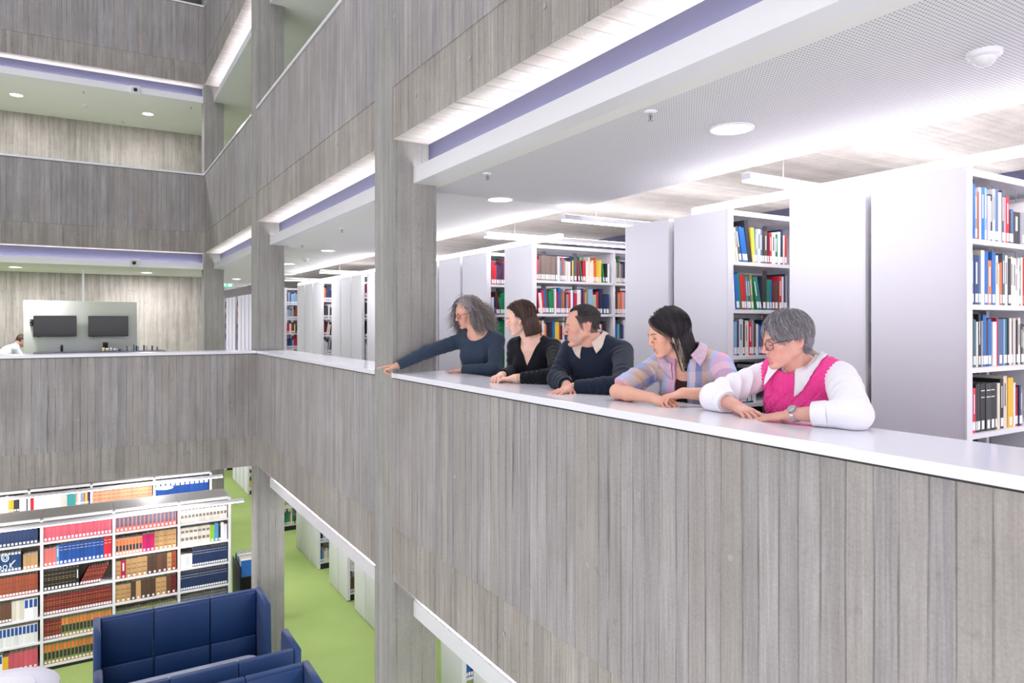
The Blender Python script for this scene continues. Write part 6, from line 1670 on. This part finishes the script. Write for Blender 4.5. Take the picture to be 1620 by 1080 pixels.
# ---------------------------------------------------------------- kitchen corner at the far wall
YP = 16.3
pA, pB = on_y(37, 475, YP), on_y(217, 477, YP)
M_part = plain('pale_green_grey_paint', srgb(206, 210, 206), 0.7)
e = empty('kitchen_partition', ((pA.x + pB.x) / 2, YP, 0.0), 0, 'pale free-standing kitchen partition carrying two black screens', 'partition')
hw = (pB.x - pA.x) / 2
MB().rbox(-hw, 0.0, 0.0, hw, 0.12, (pA.z + pB.z) / 2, 0.006).build('panel', M_part, e)
pp = on_y(131.5, 440, YP)
MB().box(pp.x - (pA.x + pB.x) / 2 - 0.02, 0.03, (pA.z + pB.z) / 2, pp.x - (pA.x + pB.x) / 2 + 0.02, 0.08, 2.51).build('riser_duct', M_white, e)
for (a, b), lab in ((((53, 499), (121, 532)), 'black wall screen on the left of the pale partition'), (((139.5, 499.5), (202.5, 531.5)), 'black wall screen on the right of the pale partition')):
    P0, P1 = on_y(a[0], a[1], YP), on_y(b[0], b[1], YP)
    s = empty('wall_screen', ((P0.x + P1.x) / 2, YP, (P0.z + P1.z) / 2), 0, lab, 'screen', 'screens on the kitchen partition')
    w_, h_ = (P1.x - P0.x) / 2, (P0.z - P1.z) / 2
    MB().rbox(-w_, -0.07, -h_, w_, -0.03, h_, 0.006).build('housing', M_black, s)
    MB().box(-w_ + 0.008, -0.0715, -h_ + 0.01, w_ - 0.008, -0.07, h_ - 0.008).build('display', plain('dark_glass', srgb(18, 24, 28), 0.15), s)
    MB().box(-0.1, -0.03, -0.08, 0.1, 0.0, 0.08).build('bracket', M_black, s)
    MB().box(-w_ + 0.07, -0.065, -h_ - 0.008, -w_ + 0.11, -0.045, -h_).build('sensor_bar', M_black, s)
P0 = on_y(50, 506, YP)
e2 = empty('control_box', (P0.x + 0.0, YP, P0.z - 0.05), 0, 'small black control box with buttons left of the left screen', 'control box')
MB().rbox(-0.025, -0.05, -0.065, 0.03, 0.0, 0.065, 0.004).build('housing', M_black, e2)
for z in (0.035, -0.03): MB().lathe([(0.007, 0), (0.007, 0.003)], n=10, M=Matrix.Translation((-0.008, -0.05, z)) @ Matrix.Rotation(math.pi / 2, 4, 'X')).build('button', M_white, e2)
# counter with dark worktop, tap, cups and jars
x0, x1 = on_y(52, 558, YP - 0.6).x, on_y(262, 556, YP - 0.6).x
c = empty('kitchen_counter', ((x0 + x1) / 2, YP - 0.33, 0), 0, 'low kitchen counter with a dark worktop below the two screens', 'counter')
hw = (x1 - x0) / 2
MB().rbox(-hw, -0.28, 0.86, hw, 0.30, 0.90, 0.006).build('worktop', plain('dark_worktop', srgb(66, 74, 90), 0.4), c)
nW = 4
for i in range(nW):
    a = -hw + 2 * hw * i / nW; b = -hw + 2 * hw * (i + 1) / nW
    MB().box(a + 0.002, -0.25, 0.1, b - 0.002, 0.30, 0.858).build('cabinet', M_white, c)
    d = MB().rbox(a + 0.004, -0.27, 0.11, b - 0.004, -0.252, 0.85, 0.003).build('door', M_white, c); MB().tube([(b - 0.04, -0.285, 0.6), (b - 0.04, -0.285, 0.75)], 0.005, 6).build('handle', M_steel, d)
MB().box(-hw + 0.02, -0.2, 0.0, hw - 0.02, 0.28, 0.1).build('plinth', M_base, c)
def on_counter(px, dy=0.0): return on_y(px, 556, YP - 0.35 + dy)
p = on_counter(97.5); t = empty('tap', (p.x, YP - 0.25, 0.90), 0, 'black kitchen tap with a small chrome lever left on the counter', 'tap')
MB().tube([(0, 0, 0), (0, 0, 0.13)], 0.022, 12).build('body', M_black, t); MB().tube([(0, 0, 0.115), (0, -0.12, 0.13), (0, -0.15, 0.10)], 0.012, 8).build('spout', M_black, t)
MB().tube([(-0.02, 0, 0.075), (-0.075, -0.01, 0.078)], 0.006, 6).build('lever', M_steel, t)
p = on_counter(167); m = empty('coffee_machine', (p.x, YP - 0.2, 0.90), 0, 'small black coffee machine among the cups on the counter', 'coffee machine')
MB().rbox(-0.045, -0.06, 0.0, 0.045, 0.08, 0.03, 0.008).build('drip_tray', M_black, m); MB().rbox(-0.045, 0.02, 0.03, 0.045, 0.08, 0.17, 0.008).build('body', M_black, m); MB().rbox(-0.045, -0.05, 0.11, 0.045, 0.02, 0.165, 0.008).build('brew_head', M_black, m)
def thin_book(px, h, w, col, lab, ang=0):
    p = on_counter(px, -0.1)
    cm, pm = BB(), MB(); book_geo(cm, pm, None, Matrix.Identity(4), w, h, 0.10, col, None, 0)
    o = cm.buildc('book', label=lab, cat='book', group='small books standing on the counter'); o.location = (p.x - w / 2, YP - 0.45, 0.901); pm.build('page_block', M_pages, o)
for a in ((201, 0.10, 0.012, 'dark green', 'thin dark green book left on the counter'), (205, 0.085, 0.03, 'white', 'white booklet beside the thin dark green one'),
          (212, 0.12, 0.012, 'charcoal', 'thin charcoal book in the middle of the counter row'), (216, 0.095, 0.02, 'navy', 'navy booklet right of the thin charcoal book'), (219, 0.09, 0.022, 'light blue', 'pale blue booklet right of the navy one'),
          (228, 0.11, 0.022, 'charcoal', 'thick charcoal booklet near the partition\'s right edge'), (232.5, 0.09, 0.032, 'ivory', 'ivory booklet near the partition\'s right edge'),
          (241, 0.10, 0.022, 'slate', 'slate booklet standing before the bare concrete wall'), (245, 0.085, 0.018, 'white', 'white booklet standing before the bare concrete wall'), (249, 0.075, 0.024, 'taupe', 'taupe booklet, rightmost on the counter')):
    thin_book(*a)
def mug(px, h, r, col, lab):
    p = on_counter(px, -0.05); e = empty('cup', (p.x, YP - 0.42, 0.90), 0, lab, 'cup', 'cups and bottles on the counter')
    mt = plain('cup_' + lab.split()[0], srgb(*col), 0.35)
    MB().lathe([(r * 0.8, 0.0), (r, h * 0.15), (r, h), (r * 0.88, h), (r * 0.85, h * 0.2), (0.0, h * 0.16)], n=16, cap1=False).build('body', mt, e)
    MB().tube([(r, 0, h * 0.8), (r + 0.02, 0, h * 0.7), (r + 0.02, 0, h * 0.35), (r, 0, h * 0.25)], 0.004, 6).build('handle', mt, e)
mug(163.5, 0.07, 0.018, (236, 226, 150), 'yellow small jar left of the coffee machine'); mug(169.5, 0.06, 0.024, (232, 214, 218), 'pinkish cup in front of the coffee machine')
mug(175.5, 0.07, 0.012, (240, 240, 244), 'white slim cup right of the coffee machine'); mug(182, 0.05, 0.022, (200, 206, 204), 'grey cup in the middle of the counter'); mug(189, 0.045, 0.02, (88, 82, 88), 'dark cup left of the thin dark green book')

# seated reader half hidden by the partition
P, e = person(34.5, 537, 1.0, 95, 10, 22, 556, 1.0, 95, 26, 0.96, (214, 168, 150), (206, 130, 116), (170, 100, 92), 'person with short brown hair in a white shirt, bending forward at the far left edge', res=0.006, iris='brown', brow_name='brown', lash_col=(60, 40, 34), brow_col=(70, 50, 40)) if False else (None, None)
YS = 17.0
hd = npv(on_y(35, 539, YS)); nk = npv(on_y(26, 548, YS))
P = dict(g=1.0, res=0.006, skin=(214, 168, 150), blush=(206, 130, 116), lips=(170, 100, 92), iris='brown', brow_name='brown', lash_col=(60, 40, 34), brow_col=(70, 50, 40), male=True)
f_ = unit(np.array([1.0, 0.25, 0])); P['H'] = head_frame(hd, f_, -25); P['T'] = torso_frame(nk, f_, 42)
e = empty('person', (nk[0] - 0.3, nk[1], 0), 0, 'person with short brown hair in a white shirt, bending forward at the far left edge', 'person'); P['e'] = e
SR, SL = shoulder(P, -1, 0.17), shoulder(P, 1, 0.17)
P['arms'] = [arm('R', SR, SR + np.array([0.12, 0.02, -0.22]), SR + np.array([0.36, 0.08, -0.26]), (1, 0, 0), (0, 0, 1)), arm('L', SL, SL + np.array([0.12, -0.02, -0.22]), SL + np.array([0.36, -0.08, -0.26]), (1, 0, 0), (0, 0, 1))]
V, Q, C = sculpt_skin(P); col_mesh('body', V, Q, C, M_skin, e)
F = Field(*bounds(P, 0.14), 0.009); torso_vol(F, P['T'], 1.0, 0.014, True)
for a in P['arms']: sleeve(F, a, 0.014, 1.0, 0.9)
F.cap(P['T'].w((-0.01, 0, -0.02)), P['T'].w((0.035, 0, 0.12)), 0.066, 0.1, WORLD, 0.006, 'sub')
V, Q = F.mesh(); np_mesh('shirt', V, Q, plain('pale_blue_shirt', srgb(214, 218, 238), 0.75), e)
straight_hair(P, e, 'short_hair', 500, lambda p: ~((p[:, 0] > 0.05) & (p[:, 2] < 0.08)) & ~((p[:, 0] > 0.01) & (p[:, 2] < 0.02)) & (p[:, 2] > -0.05), combC2, 5, 0.006, [(74, 52, 42), (92, 66, 52)], lambda F, H, g: (F.ell((-0.02, 0, 0.04), (0.097, 0.078, 0.088), H, 0.01), F.ell((0.085, 0, -0.02), (0.07, 0.08, 0.095), H, 0.006, 'sub')), (70, 50, 40), rad=0.0016, off=(0.006, 0.012), seed=3)
F = Field(np.array([nk[0] - 0.75, nk[1] - 0.35, 0.05]), np.array([nk[0] + 0.5, nk[1] + 0.35, 0.95]), 0.012)
hp = P['T'].w((-0.02, 0, -0.47)); hp[2] = 0.57; ly = np.cross(ZV, f_)
F.ell(tuple(hp), (0.15, 0.17, 0.12), WORLD, 0.05)
for y in (-1, 1):
    k_ = hp + f_ * 0.42 + ly * 0.12 * y + ZV * -0.02; a_ = k_ + f_ * 0.02 + ZV * (-k_[2] + 0.09)
    F.cap(hp + ly * 0.09 * y, k_, 0.085, 0.062, WORLD, 0.04); F.cap(k_, a_, 0.058, 0.045, WORLD, 0.02)
    MB().rbox(a_[0] - 0.07, a_[1] - 0.045, 0.001, a_[0] + 0.2, a_[1] + 0.045, 0.09, 0.03).build('shoe', M_shoe, e)
V, Q = F.mesh(); np_mesh('trousers', V, Q, M_denim, e); reparent(e)
ch = empty('stool', (hp[0], hp[1], 0), 0, 'dark round stool under the person bending at the far left edge', 'stool')
MB().lathe([(0.0, 0.40), (0.17, 0.40), (0.18, 0.42), (0.17, 0.445), (0.0, 0.45)], n=24).build('seat', M_black, ch); MB().tube([(0, 0, 0.02), (0, 0, 0.40)], 0.025, 12).build('column', M_steel, ch); MB().lathe([(0.2, 0.0), (0.2, 0.015), (0.03, 0.03)], n=24).build('foot', M_steel, ch)

# green emergency exit sign between the far columns
M_exit = plain('exit_green', srgb(60, 190, 140), 0.5, emit=1.2, emitcol=srgb(70, 200, 150))
M_exw = plain('exit_white', srgb(236, 250, 244), 0.5, emit=1.6, emitcol=(0.9, 1, 0.95, 1))
p = on_x(358, 449, 3.2)
e = empty('exit_sign', tuple(p), 0, 'small green and white emergency exit sign between the two far columns', 'sign')
MB().box(-0.16, -0.02, -0.08, 0.16, 0.02, 0.08).build('housing', M_exit, e)
m = MB(); yf = -0.0215
def poly(pts): m.add([(x_, yf, z_) for x_, z_ in pts], [tuple(range(len(pts)))])
poly([(0.05, -0.06), (0.13, -0.06), (0.13, 0.06), (0.05, 0.06)]); m.tube([(-0.03, yf, 0.045), (-0.031, yf, 0.046)], 0.013, 8)
m.tube([(-0.035, yf, 0.025), (-0.06, yf, -0.01), (-0.10, yf, -0.055)], 0.008, 5); m.tube([(-0.06, yf, -0.01), (-0.02, yf, -0.02), (-0.03, yf, -0.06)], 0.008, 5); m.tube([(-0.085, yf, 0.02), (-0.035, yf, 0.025), (0.0, yf, 0.0)], 0.006, 5)
m.build('pictogram', M_exw, e); MB().tube([(0, 0, 0.08), (0, 0, 2.51 - p.z)], 0.006, 6).build('hanger', M_steel, e)
